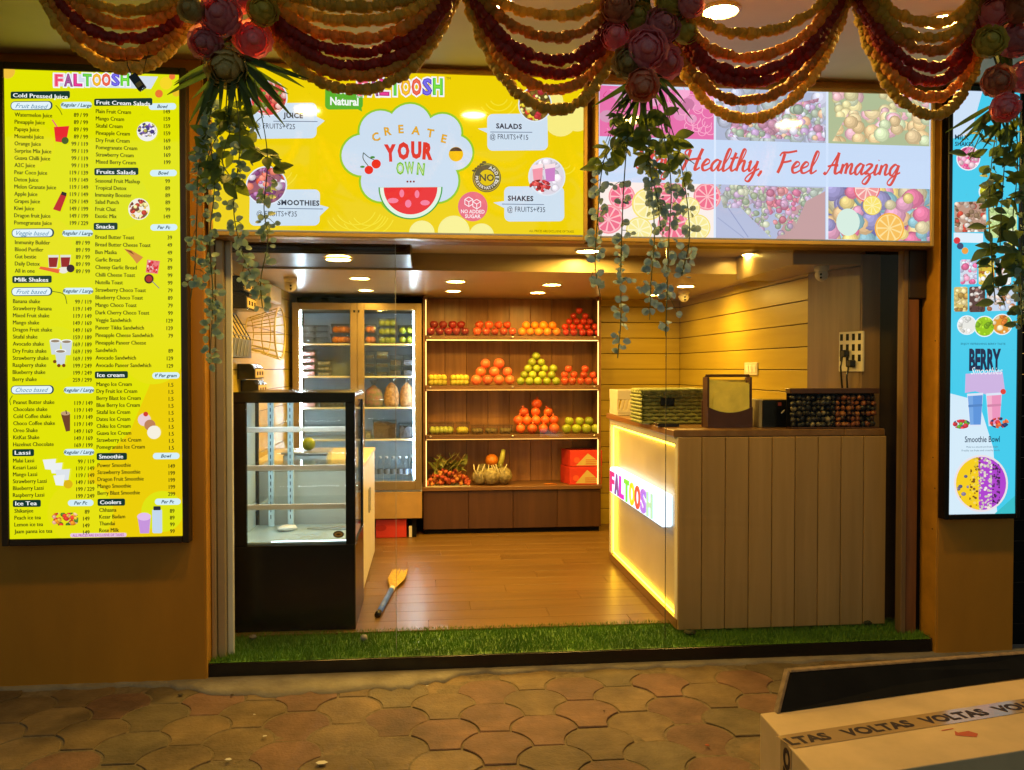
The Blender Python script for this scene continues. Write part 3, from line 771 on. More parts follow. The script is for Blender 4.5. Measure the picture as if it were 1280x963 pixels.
for x, c in ((668, (240, 150, 170)), (684, (206, 130, 200))):
    b.poly([(x - 6, 208), (x + 8, 206), (x + 7, 228), (x - 4, 229)], c); b.up(); b.poly([(x - 6, 208), (x + 8, 206), (x + 8, 211), (x - 5.6, 213)], (250, 226, 230)); b.up()
b.mosaic(circle(672, 234, 14, 16, 8), [(200, 50, 60), (150, 30, 40), (230, 90, 90)], 26, 2, 3.5, 31)
# green "100% Natural" bubble
b.part('green_bubble', 5); b.poly(rrect(401, 104, 448, 135, 6), (88, 176, 46)); b.poly([(438, 133), (447, 138), (446, 130)], (88, 176, 46)); b.up()
b.text('100%', 425, 115.5, 7, (235, 248, 235), 'c', 0.03); b.text('Natural', 425, 129.5, 9.5, (244, 250, 244), 'c', 0.035, sx=.86)
# cloud
b.part('cloud_print', 5)
cl = [(448, 193, 26), (470, 163, 26), (507, 156, 27), (548, 166, 24), (564, 191, 22), (541, 226, 27), (472, 226, 26), (507, 200, 48), (507, 232, 40)]
for i, (x, y, r) in enumerate(cl): b.k = 5 + i * .05; b.poly(circle(x, y, r + 2.6), (150, 200, 40))
for i, (x, y, r) in enumerate(cl): b.k = 6 + i * .05; b.poly(circle(x, y, r), (204, 222, 240))
b.part('lettering', 8)
for ch, x, y, rot in (('C', 466, 175, .35), ('R', 480, 168, .15), ('E', 496, 165.5, .05), ('A', 514, 167.5, -.1), ('T', 532, 171, -.15), ('E', 549, 178, -.2)):
    b.text(ch, x, y, 10, (238, 176, 20), 'c', 0.012, rot=rot, outline=((150, 120, 30), 0.02)); b.k = 8
b.part('lettering', 8)
for ch, x, y, rot, w in (('Y', 483, 200, .05, 15), ('O', 499, 197.5, 0, 15), ('U', 515, 196.5, 0, 13), ('R', 529, 198, -.06, 13)):
    b.text(ch, x, y, 19, (222, 52, 44), 'c', 0.065, rot=rot, width=w)
b.part('lettering', 8)
for ch, x, y, rot, w in (('O', 495, 217, 0, 10), ('W', 507, 216.5, .05, 12), ('N', 520, 218, -.1, 9.5)):
    b.text(ch, x, y, 14, (110, 190, 40), 'c', 0.055, rot=rot, width=w); b.up(); b.text(ch, x, y - 1, 12, (214, 236, 170), 'c', -0.012, rot=rot, width=w * .72); b.k = 8
for x in (504, 508, 512): b.poly(circle(x, 227, 1.3, 8), (120, 40, 40))
b.part('watermelon_print', 9)
for k, (r, c) in enumerate(((40, (60, 160, 70)), (38.3, (226, 242, 226)), (33.5, (234, 48, 54)))):
    b.k = 9 + k; b.poly(circle(508, 234 + k * .2, r, 30, r * 1.02, 0, math.pi), c)
b.up()
for x, y, a in ((486, 251, 7), (505, 255, 4), (526, 254, 6), (497, 242, 3), (516, 243, 3)): b.poly(circle(x, y, a, 12, 3.4 if a > 4 else 5), (246, 130, 160))
b.part('cherry_print', 9)
b.stroke([(456, 208), (449, 198), (449, 190)], 1, (50, 70, 40)); b.stroke([(464, 200), (456, 196), (449, 190)], 1, (50, 70, 40)); b.up()
b.poly(circle(456, 212, 5.4, 16), (232, 34, 30)); b.poly(circle(465, 204.5, 5.8, 16), (232, 34, 30)); b.up(); b.poly(circle(460.5, 196, 3, 10, 1.5), (60, 140, 50)); b.poly(circle(448, 208, 3, 10, 1.4), (60, 140, 50))
b.part('orange_print', 9); b.poly(circle(565, 193, 9.2, 20), (240, 190, 20)); b.up(); b.poly(circle(565, 193.4, 9.1, 14, None, math.pi * 1.15, math.pi * 1.85), (50, 50, 50))
b.part('round_badge', 9)
b.poly(circle(604, 223, 18.2, 30), (92, 88, 62)); b.up(); b.poly(circle(604, 223, 17, 30), (196, 180, 60)); b.up(); b.poly(circle(604, 223, 16.2, 30), (92, 88, 62)); b.up(); b.poly(circle(604, 223, 10, 24), (226, 196, 20)); b.up()
b.text('NO', 604, 227, 8.5, (90, 84, 50), 'c', 0.03)
for i, ch in enumerate('ADDED'):
    a = math.radians(108 - i * 22 - 40); b.text(ch, 604 + 11.4 * math.cos(a), 223 - 11.4 * math.sin(a), 4, (240, 236, 220), 'c', 0.03, rot=a - math.pi / 2)
for i, ch in enumerate('PRESERVATIVES'):
    a = math.radians(175 + i * 14.0); b.text(ch, 604 + 14.6 * math.cos(a), 223 - 14.6 * math.sin(a), 3.6, (240, 236, 220), 'c', 0.02, rot=a + math.pi / 2)
for i in range(5): b.poly(circle(588 + i * 3.2, 214 - i * 2.6, 3, 10, 1.5), (92, 88, 50))
b.part('round_badge', 9); b.poly(circle(586, 259, 18.7, 30), (232, 112, 130)); b.up()
b.text('NO ADDED', 586, 267.5, 4.6, (252, 238, 240), 'c', 0.02, width=30); b.text('SUGAR', 586, 273.5, 4.6, (252, 238, 240), 'c', 0.02, width=20)
for x, y in ((581, 252), (591, 255)):
    b.stroke([(x - 5, y - 2), (x, y - 5)], 1, (252, 238, 240)); b.stroke([(x, y - 5), (x + 5, y - 2)], 1, (252, 238, 240)); b.stroke([(x + 5, y - 2), (x + 5, y + 4)], 1, (252, 238, 240)); b.stroke([(x + 5, y + 4), (x, y + 7)], 1, (252, 238, 240)); b.stroke([(x, y + 7), (x - 5, y + 4)], 1, (252, 238, 240)); b.stroke([(x - 5, y + 4), (x - 5, y - 2)], 1, (252, 238, 240)); b.stroke([(x - 5, y - 2), (x, y + 1)], 1, (252, 238, 240)); b.stroke([(x, y + 1), (x + 5, y - 2)], 1, (252, 238, 240)); b.stroke([(x, y + 1), (x, y + 7)], 1, (252, 238, 240))
b.part('small_print', 6); b.text('ALL PRICES ARE EXCLUSIVE OF TAXES', 715, 292.5, 3.0, (90, 70, 10), 'r', 0.0, width=58)
b.finish(YEL)

# ============================================================ the pale fruit sign
rp_ = (0.889, 2.721, 2.280, 3.078)
PNK = lightbox((1.8, YS, 2.25), 'wide back-lit fruit collage sign with red script on a white band', rp_, YS, (206, 222, 246), M['bronze'], 0.022, 0.09)
box('bottom_rail', M['steel'], 0.891, 2.719, YS - 0.010, YS - 0.0006, 2.2805, 2.289, PNK, 0.001)
b = Board([(748, 112), (1163, 120), (1161, 303), (748, 300)], rp_, YS); b.fade = .36
yb = lambda x: 175.5 + (x - 750) / 410 * 7.5
yc = lambda x: 231 + (x - 750) / 410 * 5
def cell(x0, x1, top): return [(x0, 113 if top else yc(x0)), (x1, 119 if top else yc(x1)), (x1, yb(x1) if top else 301), (x0, yb(x0) if top else 299)]
b.part('collage_photo', 1); R = cell(749, 888, True); b.poly(R, (232, 112, 172)); b.up()
rr = random.Random(4)
for i in range(22):
    x, y = rr.uniform(752, 885), rr.uniform(116, 172)
    b.stroke([(x + rr.uniform(-12, 12), y + rr.uniform(-6, 6)) for _ in range(5)], .8, rr.choice([(246, 150, 190), (216, 60, 130), (250, 180, 205)]))
b.mosaic(R[::-1], [(236, 100, 164), (222, 70, 140), (240, 130, 180)], 20, 5, 12, 40, False)
for i in range(14):
    b.k += 0.05; x, y = rr.uniform(840, 884), rr.uniform(126, 170); b.stroke(circle(x, y, rr.uniform(4, 10), 10, None, 0, 4.2), .9, (250, 176, 206))
b.part('collage_photo', 1); R = cell(890, 1028, True); b.poly(R, (176, 186, 214)); b.up(); b.mosaic(R[::-1], [(170, 180, 206), (160, 176, 190), (150, 168, 160), (186, 190, 214)], 60, 6, 14, 51)
b.mosaic([(912, 150), (1020, 125), (1027, 178), (905, 174)], [(150, 170, 130), (120, 150, 110), (210, 120, 170), (190, 140, 200), (240, 170, 110), (200, 200, 220), (170, 90, 120)], 260, 2, 7, 41)
b.part('collage_photo', 1); R = cell(1031, 1161, True); b.poly(R, (176, 190, 150)); b.up()
b.mosaic([(1033, 116), (1160, 120), (1160, 150), (1033, 148)], [(236, 214, 120), (190, 200, 140), (230, 160, 160), (214, 200, 110)], 40, 5, 10, 42)
b.mosaic([(1058, 140), (1160, 142), (1160, 181), (1036, 178)], [(246, 200, 110), (250, 214, 130), (240, 190, 100), (206, 226, 150), (240, 160, 170)], 60, 6, 12, 43)
b.part('collage_photo', 1); R = cell(749, 888, False); b.poly(R, (250, 238, 232)); b.up()
def slice_(b, x, y, r, c1, c2, c3):
    b.poly(circle(x, y, r, 24), c1); b.up(.1); b.poly(circle(x, y, r * .9, 24), c3); b.up(.1)
    for k in range(9):
        a = k * 2 * math.pi / 9
        b.poly([(x + r * .1 * math.cos(a), y + r * .1 * math.sin(a)), (x + r * .82 * math.cos(a - .27), y + r * .82 * math.sin(a - .27)), (x + r * .86 * math.cos(a), y + r * .86 * math.sin(a)), (x + r * .82 * math.cos(a + .27), y + r * .82 * math.sin(a + .27))], c2)
    b.up(.1)
for x, y, r, c in ((776, 249, 16, 0), (808, 258, 20, 1), (760, 277, 18, 0), (838, 247, 17, 0), (880, 248, 17, 0), (797, 290, 16, 1), (838, 284, 19, 0), (868, 286, 16, 1), (820, 232, 13, 0), (858, 262, 13, 1)):
    if c == 0: slice_(b, x, y, r, (246, 150, 160), (240, 110, 140), (252, 190, 196))
    else: slice_(b, x, y, r, (246, 226, 120), (248, 234, 150), (252, 246, 200))
b.part('collage_photo', 1); R = cell(890, 1028, False); b.poly(R, (182, 190, 220)); b.up(); b.mosaic([(892, 234), (1026, 236), (1010, 262), (900, 262)], [(150, 166, 140), (170, 180, 160), (176, 150, 190), (140, 156, 130)], 120, 2, 7, 52)
b.poly([(985, 262), (1027, 240), (1027, 300), (965, 300)], (196, 158, 160)); b.up()
b.mosaic([(892, 233), (1010, 236), (985, 292), (958, 298)], [(150, 166, 120), (110, 136, 90), (190, 196, 150), (170, 130, 170)], 260, 1.5, 5, 44)
b.mosaic([(945, 236), (998, 236), (985, 280), (962, 282)], [(206, 70, 90), (226, 110, 110), (190, 60, 100), (210, 140, 180)], 60, 2.5, 5.5, 45)
b.stroke([(905, 262), (930, 298)], 1.2, (150, 160, 200)); b.stroke([(892, 274), (925, 299)], 1.2, (160, 170, 206))
b.part('collage_photo', 1); R = cell(1031, 1161, False); b.poly(R, (110, 110, 170)); b.up()
b.mosaic(R[::-1], [(226, 60, 110), (240, 200, 70), (246, 180, 90), (110, 100, 170), (226, 120, 160), (90, 160, 170), (200, 180, 110)], 90, 7, 15, 46)
slice_(b, 1109, 285, 19, (250, 180, 60), (246, 190, 90), (252, 222, 150)); slice_(b, 1080, 236, 17, (236, 110, 120), (240, 150, 150), (250, 220, 210))
b.poly(circle(1056, 278, 15, 22, 17), (214, 236, 224)); b.up(.1); slice_(b, 1087, 257, 12, (246, 214, 70), (248, 226, 110), (252, 240, 170))
b.part('white_band', 5); b.poly([(748, yb(748)), (1162, yb(1162)), (1162, yc(1162)), (748, yc(748))], (200, 220, 248))
b.poly([(888, 113), (890.5, 113), (890.5, 301), (888, 301)], (220, 232, 250)); b.poly([(1028, 116), (1031, 116), (1031, 302), (1028, 302)], (220, 232, 250))
# red script: strokes drawn letter by letter (x in units of the cap height, y up from the baseline)
SC = {
 'S': (0.62, [[(.58, .86), (.48, 1.0), (.30, .98), (.20, .80), (.34, .58), (.46, .38), (.36, .10), (.14, .0), (.0, .14)]]),
 't': (0.34, [[(.0, .12), (.14, .45), (.24, .9)], [(.24, .9), (.10, .25), (.16, .0), (.34, .14)], [(.02, .60), (.36, .66)]]),
 'a': (0.46, [[(.36, .44), (.22, .52), (.04, .30), (.04, .04), (.16, .02), (.36, .44)], [(.38, .50), (.30, .12), (.36, .0), (.50, .14)]]),
 'y': (0.44, [[(.0, .40), (.08, .50), (.04, .16), (.12, .02), (.34, .40)], [(.38, .52), (.26, -.10), (.10, -.48), (-.06, -.40), (.10, -.14), (.48, .14)]]),
 'H': (0.80, [[(.10, .70), (.02, .84), (.14, 1.0), (.26, .9)], [(.24, .98), (.14, .45), (.0, -.02)], [(.74, 1.04), (.60, .5), (.52, .06), (.58, .0), (.72, .12)], [(.04, .44), (.40, .52), (.72, .56)]]),
 'e': (0.38, [[(.02, .20), (.26, .34), (.28, .48), (.16, .52), (.02, .26), (.06, .02), (.20, .0), (.42, .16)]]),
 'l': (0.28, [[(.0, .14), (.22, .62), (.30, .98), (.20, 1.04), (.08, .5), (.06, .04), (.14, .0), (.30, .14)]]),
 'h': (0.48, [[(.0, .14), (.22, .66), (.30, 1.0), (.20, 1.04), (.08, .5), (.0, .0)], [(.02, .14), (.18, .46), (.30, .48), (.26, .12), (.34, .0), (.50, .14)]]),
 ',': (0.26, [[(.10, .06), (.12, -.02), (.02, -.22)]]),
 'F': (0.58, [[(.20, .92), (.12, .4), (.0, -.04)], [(.0, .80), (.10, .96), (.36, .98), (.70, 1.06)], [(.10, .48), (.34, .52), (.52, .58)]]),
 'A': (0.74, [[(.0, .06), (.10, -.02), (.30, .40), (.58, 1.04)], [(.58, 1.04), (.52, .5), (.50, .08), (.58, .0), (.74, .12)], [(.14, .34), (.40, .42), (.62, .40)]]),
 'm': (0.66, [[(.0, .14), (.08, .48), (.06, .2), (.02, .0)], [(.04, .16), (.20, .48), (.28, .44), (.24, .0)], [(.26, .16), (.42, .48), (.50, .44), (.46, .10), (.52, .0), (.68, .14)]]),
 'z': (0.40, [[(.02, .44), (.16, .52), (.30, .44), (.04, .06), (.20, .06)], [(.20, .06), (.26, -.14), (.10, -.46), (-.06, -.38), (.10, -.12), (.42, .14)]]),
 'i': (0.26, [[(.0, .14), (.12, .50), (.06, .10), (.12, .0), (.28, .14)], [(.18, .70), (.20, .73)]]),
 'n': (0.48, [[(.0, .14), (.08, .48), (.06, .2), (.02, .0)], [(.04, .16), (.20, .48), (.32, .46), (.28, .10), (.34, .0), (.50, .14)]]),
 'g': (0.46, [[(.36, .44), (.22, .52), (.04, .30), (.04, .04), (.16, .02), (.36, .44)], [(.40, .50), (.28, -.10), (.12, -.48), (-.04, -.40), (.10, -.14), (.50, .14)]]),
}
b.part('script_lettering', 7)
phrase = [('Stay', 792, 836), ('Healthy,', 849, 950), ('Feel', 967, 1015), ('Amazing', 1025, 1121)]
for wd, xa, xb in phrase:
    tot = sum(SC[c][0] for c in wd); H_ = 25.0; k = (xb - xa) / tot
    x = xa
    for c in wd:
        adv, st = SC[c]
        for p in st:
            pts = [(x + (q[0] + q[1] * .12) * k, 214.5 + (x - 800) * 0.016 - q[1] * H_) for q in p]
            b.stroke(pts, 3.9 if c.isupper() else 3.5, (216, 78, 70), nib=(0, .45))
        x += adv * k
b.finish(PNK)

# ============================================================ the narrow blue poster board
rb = (2.752 * s_, 3.130 * s_, 1.6 + (0.82 - 1.6) * s_, 1.6 + (3.06 - 1.6) * s_)
BLU = lightbox((3.03, YB, 0.75), 'narrow tall back-lit blue board with smoothie photos on the right pillar', rb, YB, (70, 204, 236), M['black'], 0.028, 0.053, 'poster_board', 'sign')
b = Board([(1192, 112), (1278, 118), (1266, 642), (1184, 643)], rb, YB)
b.part('background_print', 1); b.poly([(1190, 112), (1230, 114), (1214, 168), (1190, 172)], (206, 226, 248)); b.up()
b.poly([(1184, 643), (1244, 643), (1240, 560), (1222, 500), (1186, 490)], (214, 236, 250)); b.up()
b.poly([(1240, 643), (1266, 620), (1266, 642)], (60, 190, 200)); b.up()
b.part('lettering', 4); b.text('MILK', 1194, 173, 6, (20, 60, 90), bold=.02); b.text('SHAKES', 1194, 181, 5, (20, 60, 90), bold=.02)
def rphoto(b, x, y, r, pal, seed, n=36):
    b.part('round_photo', 4); b.poly(circle(x, y, r + 1.3, 24), (236, 244, 250)); b.up(); b.poly(circle(x, y, r, 24), pal[0]); b.up(); b.mosaic(circle(x, y, r, 24), pal, n, r * .12, r * .35, seed)
rphoto(b, 1211, 197, 14, [(236, 120, 170), (246, 170, 200), (220, 70, 130), (240, 200, 210)], 61)
rphoto(b, 1234, 239, 9, [(220, 214, 30), (236, 230, 90), (190, 190, 20)], 62, 20)
rphoto(b, 1262, 311, 8, [(224, 220, 30), (238, 232, 90)], 63, 16)
def sphoto(b, x0, y0, x1, y1, pal, seed, n=50, r=3):
    b.part('photo', 4); b.poly(rrect(x0, y0, x1, y1, 2.5), pal[0]); b.up(); b.mosaic(rrect(x0, y0, x1, y1, 2.5), pal, n, r * .5, r, seed)
sphoto(b, 1193, 251, 1233, 289, [(190, 150, 130), (120, 80, 50), (226, 200, 180), (200, 70, 50), (150, 120, 90), (240, 230, 220)], 64, 70, 4)
sphoto(b, 1236, 259, 1272, 297, [(200, 224, 150), (220, 236, 180), (180, 210, 130)], 65, 24, 5)
b.part('white_band', 4); b.poly([(1192, 289), (1229, 291), (1229, 303), (1192, 301)], (222, 238, 250))
b.part('berry_print', 5)
for x, y, c in ((1196, 299, (220, 50, 60)), (1200, 306, (60, 70, 110)), (1206, 312, (240, 160, 60))): b.poly(circle(x, y, 4.2, 12), c); b.up(.2)
sphoto(b, 1200, 323, 1221, 354, [(210, 220, 236), (236, 110, 160), (246, 170, 200), (190, 190, 220)], 66, 24, 5)
sphoto(b, 1223, 325, 1243, 355, [(220, 190, 60), (240, 210, 90), (190, 110, 40), (250, 240, 230)], 67, 30, 4)
sphoto(b, 1245, 325, 1264, 356, [(240, 240, 240), (150, 60, 60), (220, 190, 180), (90, 70, 60)], 68, 30, 3)
sphoto(b, 1192, 357, 1209, 388, [(216, 190, 110), (190, 150, 70), (240, 220, 160), (150, 110, 60)], 69, 30, 4)
sphoto(b, 1211, 357, 1231, 389, [(90, 60, 60), (60, 36, 36), (140, 100, 90), (206, 196, 190)], 70, 30, 4)
sphoto(b, 1233, 358, 1270, 388, [(200, 214, 236), (176, 110, 70), (220, 200, 190), (240, 240, 246)], 71, 40, 4)
rphoto(b, 1208, 405, 11, [(232, 232, 226), (220, 214, 200), (246, 244, 240)], 72, 16)
rphoto(b, 1230, 407, 12, [(150, 200, 30), (176, 220, 50), (120, 170, 30)], 73, 24)
rphoto(b, 1252, 405, 12, [(226, 150, 50), (200, 110, 40), (240, 220, 180), (120, 170, 60)], 74, 24)
b.part('lettering', 5); b.text('BERRY', 1230, 461, 25, (24, 44, 78), 'c', 0.05, width=40); b.up()
b.text('Smoothies', 1232, 467, 9, (240, 246, 252), 'c', 0.0, shear=.4, width=40)
b.text('ENJOY REFRESHING BERRY TASTE', 1228, 430, 2.4, (20, 80, 110), 'c', width=56)
b.part('pink_splash', 4); b.poly([(1206, 466), (1252, 464), (1255, 488), (1236, 494), (1218, 488), (1205, 490)], (206, 180, 226))
for x, c, c2 in ((1217.5, (96, 150, 220), (120, 170, 230)), (1241, (236, 150, 190), (244, 180, 206))):
    b.part('smoothie_glass_print', 6); b.poly([(x - 10, 491), (x + 10, 490), (x + 6.5, 532), (x - 7, 532)], (220, 230, 246)); b.up(); b.poly([(x - 9.2, 494), (x + 9.2, 493), (x + 6.5, 530), (x - 6.6, 530)], c); b.up()
    b.poly([(x - 9, 494), (x - 3, 494), (x - 2.5, 530), (x - 6.4, 530)], c2); b.up(); b.poly([(x - 9, 505), (x + 8.4, 504), (x + 8.2, 507), (x - 8.8, 508)], tuple(v * .9 for v in c))
b.part('fruit_print', 9); b.mosaic(circle(1200, 529, 11, 14, 6), [(110, 180, 50), (220, 60, 70), (60, 70, 120)], 20, 2, 4, 75); b.mosaic(circle(1247, 528, 12, 14, 7), [(220, 60, 60), (236, 110, 60), (50, 60, 110)], 22, 2, 4, 76); b.poly(circle(1252, 489, 3.5, 10), (226, 70, 60))
b.part('lettering', 5); b.text('Smoothie Bowl', 1226, 552, 7.5, (26, 50, 80), 'c', 0.012, width=44)
b.text('Made to a smooth and fruity delight', 1226, 559, 2.4, (90, 120, 140), 'c', width=40); b.text('Freshly cut fruits and crunchy seeds', 1224, 563.5, 2.4, (90, 120, 140), 'c', width=48)
b.part('bowl_print', 5); b.poly(circle(1224, 604, 33.5, 36, 36), (236, 226, 230)); b.up()
ring = circle(1224, 604, 31, 36, 33.5)
b.poly(clip_to(ring, [(1190, 560), (1221, 560), (1221, 650), (1190, 650)]), (246, 206, 30)); b.poly(clip_to(ring, [(1221, 560), (1262, 560), (1262, 650), (1221, 650)]), (176, 70, 206)); b.up()
b.mosaic(clip_to(ring, [(1212, 560), (1224, 560), (1222, 650), (1208, 650)]), [(230, 200, 90), (150, 100, 40), (120, 80, 30), (250, 220, 60)], 90, .9, 2, 77, False)
b.mosaic(clip_to(ring, [(1223, 560), (1238, 560), (1236, 650), (1221, 650)]), [(226, 214, 200), (210, 196, 180), (240, 232, 220)], 90, .9, 2, 78, False)
b.mosaic(clip_to(ring, [(1238, 575), (1248, 575), (1246, 630), (1236, 630)]), [(80, 40, 90), (110, 60, 130), (60, 40, 60)], 70, .8, 1.8, 79, False)
b.mosaic(clip_to(ring, [(1194, 590), (1208, 590), (1208, 622), (1194, 622)]), [(120, 110, 140), (90, 90, 130)], 6, 2, 3, 80)
b.finish(BLU)
# ------------------------------------------------------------------ fruit shelves on the back wall
SX0, SX1, SF, SBK = -0.045, 1.575, 7.56, 7.90
SZ = [0.53, 0.995, 1.44, 1.888]
t = SHELF = thing('shelf_unit', (0.76, 7.7, 0.1), 'tall walnut fruit shelf with lit edges against the back wall', 'shelf')
xs = [SX0 + (SX1 - SX0) * k / 8 for k in range(9)]
for k in range(8):
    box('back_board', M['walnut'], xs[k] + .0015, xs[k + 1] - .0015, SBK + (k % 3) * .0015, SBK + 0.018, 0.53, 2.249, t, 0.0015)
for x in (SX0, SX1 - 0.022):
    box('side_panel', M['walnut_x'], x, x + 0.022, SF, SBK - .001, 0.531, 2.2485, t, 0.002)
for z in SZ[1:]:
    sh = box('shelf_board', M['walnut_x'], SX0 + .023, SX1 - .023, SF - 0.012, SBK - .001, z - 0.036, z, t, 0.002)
    box('led_strip', M['led_warm'] if z > 1.8 else M['led_faint'], SX0 + .03, SX1 - .03, SF - 0.010, SF - 0.003, z - 0.0425, z - 0.0365, sh, 0)
    box('guard', M['glass_clear'], SX0 + .03, SX1 - .03, SF - 0.0165, SF - 0.0135, z - 0.02, z + 0.065, sh, 0)
    for x in (0.02, 0.76, 1.51):
        o = MB().lathe([(0.009, 0), (0.009, 0.006), (0.005, 0.008)], 10).build('screw', M['steel']); o.rotation_euler = (math.pi / 2, 0, 0); o.location = (x, SF - 0.0168, z - 0.012); adopt(o, sh)
for x in (SX0 + .0235, SX1 - .0315):
    for k in range(4):
        z0 = SZ[k] + 0.004; z1 = (SZ[k + 1] - 0.05) if k < 3 else 2.21
        box('led_strip', M['led_warm'], x + .001, x + 0.007, SF + 0.002, SF + 0.010, z0, z1, t, 0)
box('cabinet_top', M['walnut_x'], SX0 - .01, SX1 + .005, SF - 0.03, SBK - .001, 0.495, 0.5295, t, 0.003)
box('cabinet_body', M['dark_door'], SX0, SX1, SF + 0.012, SBK - .001, 0.145, 0.494, t, 0)
box('plinth', M['black_matt'], SX0 + .01, SX1 - .01, SF + 0.03, SBK - .001, 0.101, 0.1445, t, 0)
for k in range(4):
    w = (SX1 - SX0) / 4
    box('cabinet_door', M['dark_door'], SX0 + k * w + .002, SX0 + (k + 1) * w - .002, SF - 0.008, SF + 0.0115, 0.148, 0.490, t, 0.002)

# fruit
def fruit_mesh(name, mat, r, kind):
    if kind == 'apple':
        pr = [(0.0, -.80), (.25, -.88), (.50, -.82), (.80, -.45), (.98, .05), (.95, .40), (.72, .74), (.42, .86), (.18, .78), (.04, .62), (.03, .95), (.0, .96)]
    elif kind == 'pomegranate':
        pr = [(0.0, -.92), (.4, -.86), (.80, -.5), (1.0, .0), (.86, .5), (.5, .80), (.22, .92), (.16, 1.02), (.26, 1.30), (.20, 1.28), (.10, 1.05), (0, 1.0)]
    else:
        pr = [(math.cos(a), math.sin(a) * .96) for a in [(-90 + 20 * i) * math.pi / 180 for i in range(10)]]
        pr[0] = (0, -.96); pr[-1] = (0, .96)
    vs = [(p[0] * r, p[1] * r) for p in pr]
    mb = MB().lathe(vs, 12, close=False)
    rr = random.Random(sum(map(ord, mat.name)) % 100)
    mb.v = [(x * (1 + rr.uniform(-.012, .012)), y * (1 + rr.uniform(-.012, .012)), z) for x, y, z in mb.v]
    return mb.mesh(name, mat, smooth=True)
def fm(name, c, c2, rough=0.3, scale=14):
    return pm(name, c, rough, scale=scale, col2=c2, objrand=0.28, bump=0.05, bscale=90)
FM = dict(darkred=fm('dark_red_skin', (0.24, 0.018, 0.016), (0.12, 0.008, 0.010)), redorange=fm('blush_apple_skin', (0.55, 0.10, 0.025), (0.34, 0.022, 0.014), scale=18),
          orange=fm('orange_peel', (0.78, 0.24, 0.012), (0.68, 0.18, 0.008), 0.45), red=fm('bright_red_skin', (0.52, 0.035, 0.012), (0.36, 0.016, 0.010)),
          pink=fm('pink_red_skin', (0.68, 0.085, 0.055), (0.60, 0.16, 0.05)), green=fm('green_skin', (0.34, 0.38, 0.035), (0.23, 0.29, 0.02), 0.3),
          blush=fm('pale_red_skin', (0.52, 0.085, 0.03), (0.40, 0.04, 0.02)), pome=fm('pomegranate_skin', (0.70, 0.15, 0.02), (0.62, 0.07, 0.025), 0.4, 9))
def pile(mesh, name, r, rows, shelf_z, label, cat, group, ybase=7.605, sq=1.0):
    rr = random.Random(len(label))
    for k, (xa, xb, n) in enumerate(rows):
        for i in range(n):
            px = xa if n == 1 else xa + (xb - xa) * i / (n - 1)
            yy = ybase + k * r * 0.55 + rr.uniform(0, .008)
            p = aty(px + rr.uniform(-.7, .7), 430, yy)
            o = place(mesh, name, (p.x, yy, shelf_z + r * 0.93 * sq + k * r * 1.52), (rr.uniform(-.35, .35), rr.uniform(-.35, .35), rr.uniform(0, 6.3)), rr.uniform(.89, 1.05))
            row = ['bottom row', 'second row', 'third row', 'fourth row', 'top'][k] if len(rows) > 2 else ['lower row', 'upper row'][k]
            if k == len(rows) - 1 and n == 1: where = 'topmost one'
            else: where = (['leftmost', 'second from left', 'middle' if n == 3 else 'third from left', 'fourth from left', 'fifth from left'][i] if i < n - 1 else 'rightmost') + ' of the ' + row
            tag(o, label + ', ' + where, cat, group)
S1, S2, S3 = SZ[3], SZ[2], SZ[1]
pile(fruit_mesh('apple', FM['darkred'], .040, 'apple'), 'apple', .040, [(538, 582, 5), (543, 577, 4)], S1 + .002, 'dark red apple, top shelf', 'apple', 'dark red apples on the top shelf')
pile(fruit_mesh('apple', FM['redorange'], .040, 'apple'), 'apple', .040, [(596, 641, 5), (600, 634, 4)], S1 + .002, 'blushed red orange apple, top shelf', 'apple', 'blushed apples on the top shelf')
pile(fruit_mesh('orange', FM['orange'], .0395, 'round'), 'orange', .0395, [(652, 696, 5), (658, 691, 4)], S1 + .003, 'orange on the top shelf', 'orange', 'oranges on the top shelf')
pile(fruit_mesh('apple', FM['red'], .034, 'apple'), 'apple', .034, [(708, 747, 5), (707, 744, 5), (712, 738, 4), (717, 731, 2), (723.5, 723.5, 1)], S1 + .002, 'small bright red apple, top shelf heap', 'apple', 'bright red apples on the top shelf')
pile(fruit_mesh('apple', FM['pink'], .049, 'round'), 'dragon_fruit', .049, [(596, 638, 4), (601, 634, 3), (607, 624, 2)], S2 + .004, 'pinkish red round fruit, second shelf heap', 'fruit', 'pink red fruit on the second shelf')
pile(fruit_mesh('guava', FM['green'], .038, 'round'), 'guava', .038, [(651, 695, 5), (655, 689, 4), (660, 692, 4), (665, 677, 2), (670, 670, 1)], S2 + .002, 'green guava in the second shelf pyramid', 'guava', 'guavas on the second shelf')
pile(fruit_mesh('apple', FM['blush'], .037, 'apple'), 'apple', .037, [(706, 746, 5), (706, 742, 4), (711, 731, 2)], S2 + .002, 'pale red apple, second shelf heap', 'apple', 'pale red apples on the second shelf')
pile(fruit_mesh('pomegranate', FM['pome'], .049, 'pomegranate'), 'pomegranate', .049, [(651, 693, 4), (648, 692, 5), (655, 685, 3), (671, 671, 1)], S3 + .003, 'orange red pomegranate in the third shelf pyramid', 'pomegranate', 'pomegranates on the third shelf')
pile(fruit_mesh('apple', FM['green'], .045, 'apple'), 'apple', .045, [(708, 745, 4), (712, 736, 3)], S3 + .002, 'green apple, third shelf', 'apple', 'green apples on the third shelf')
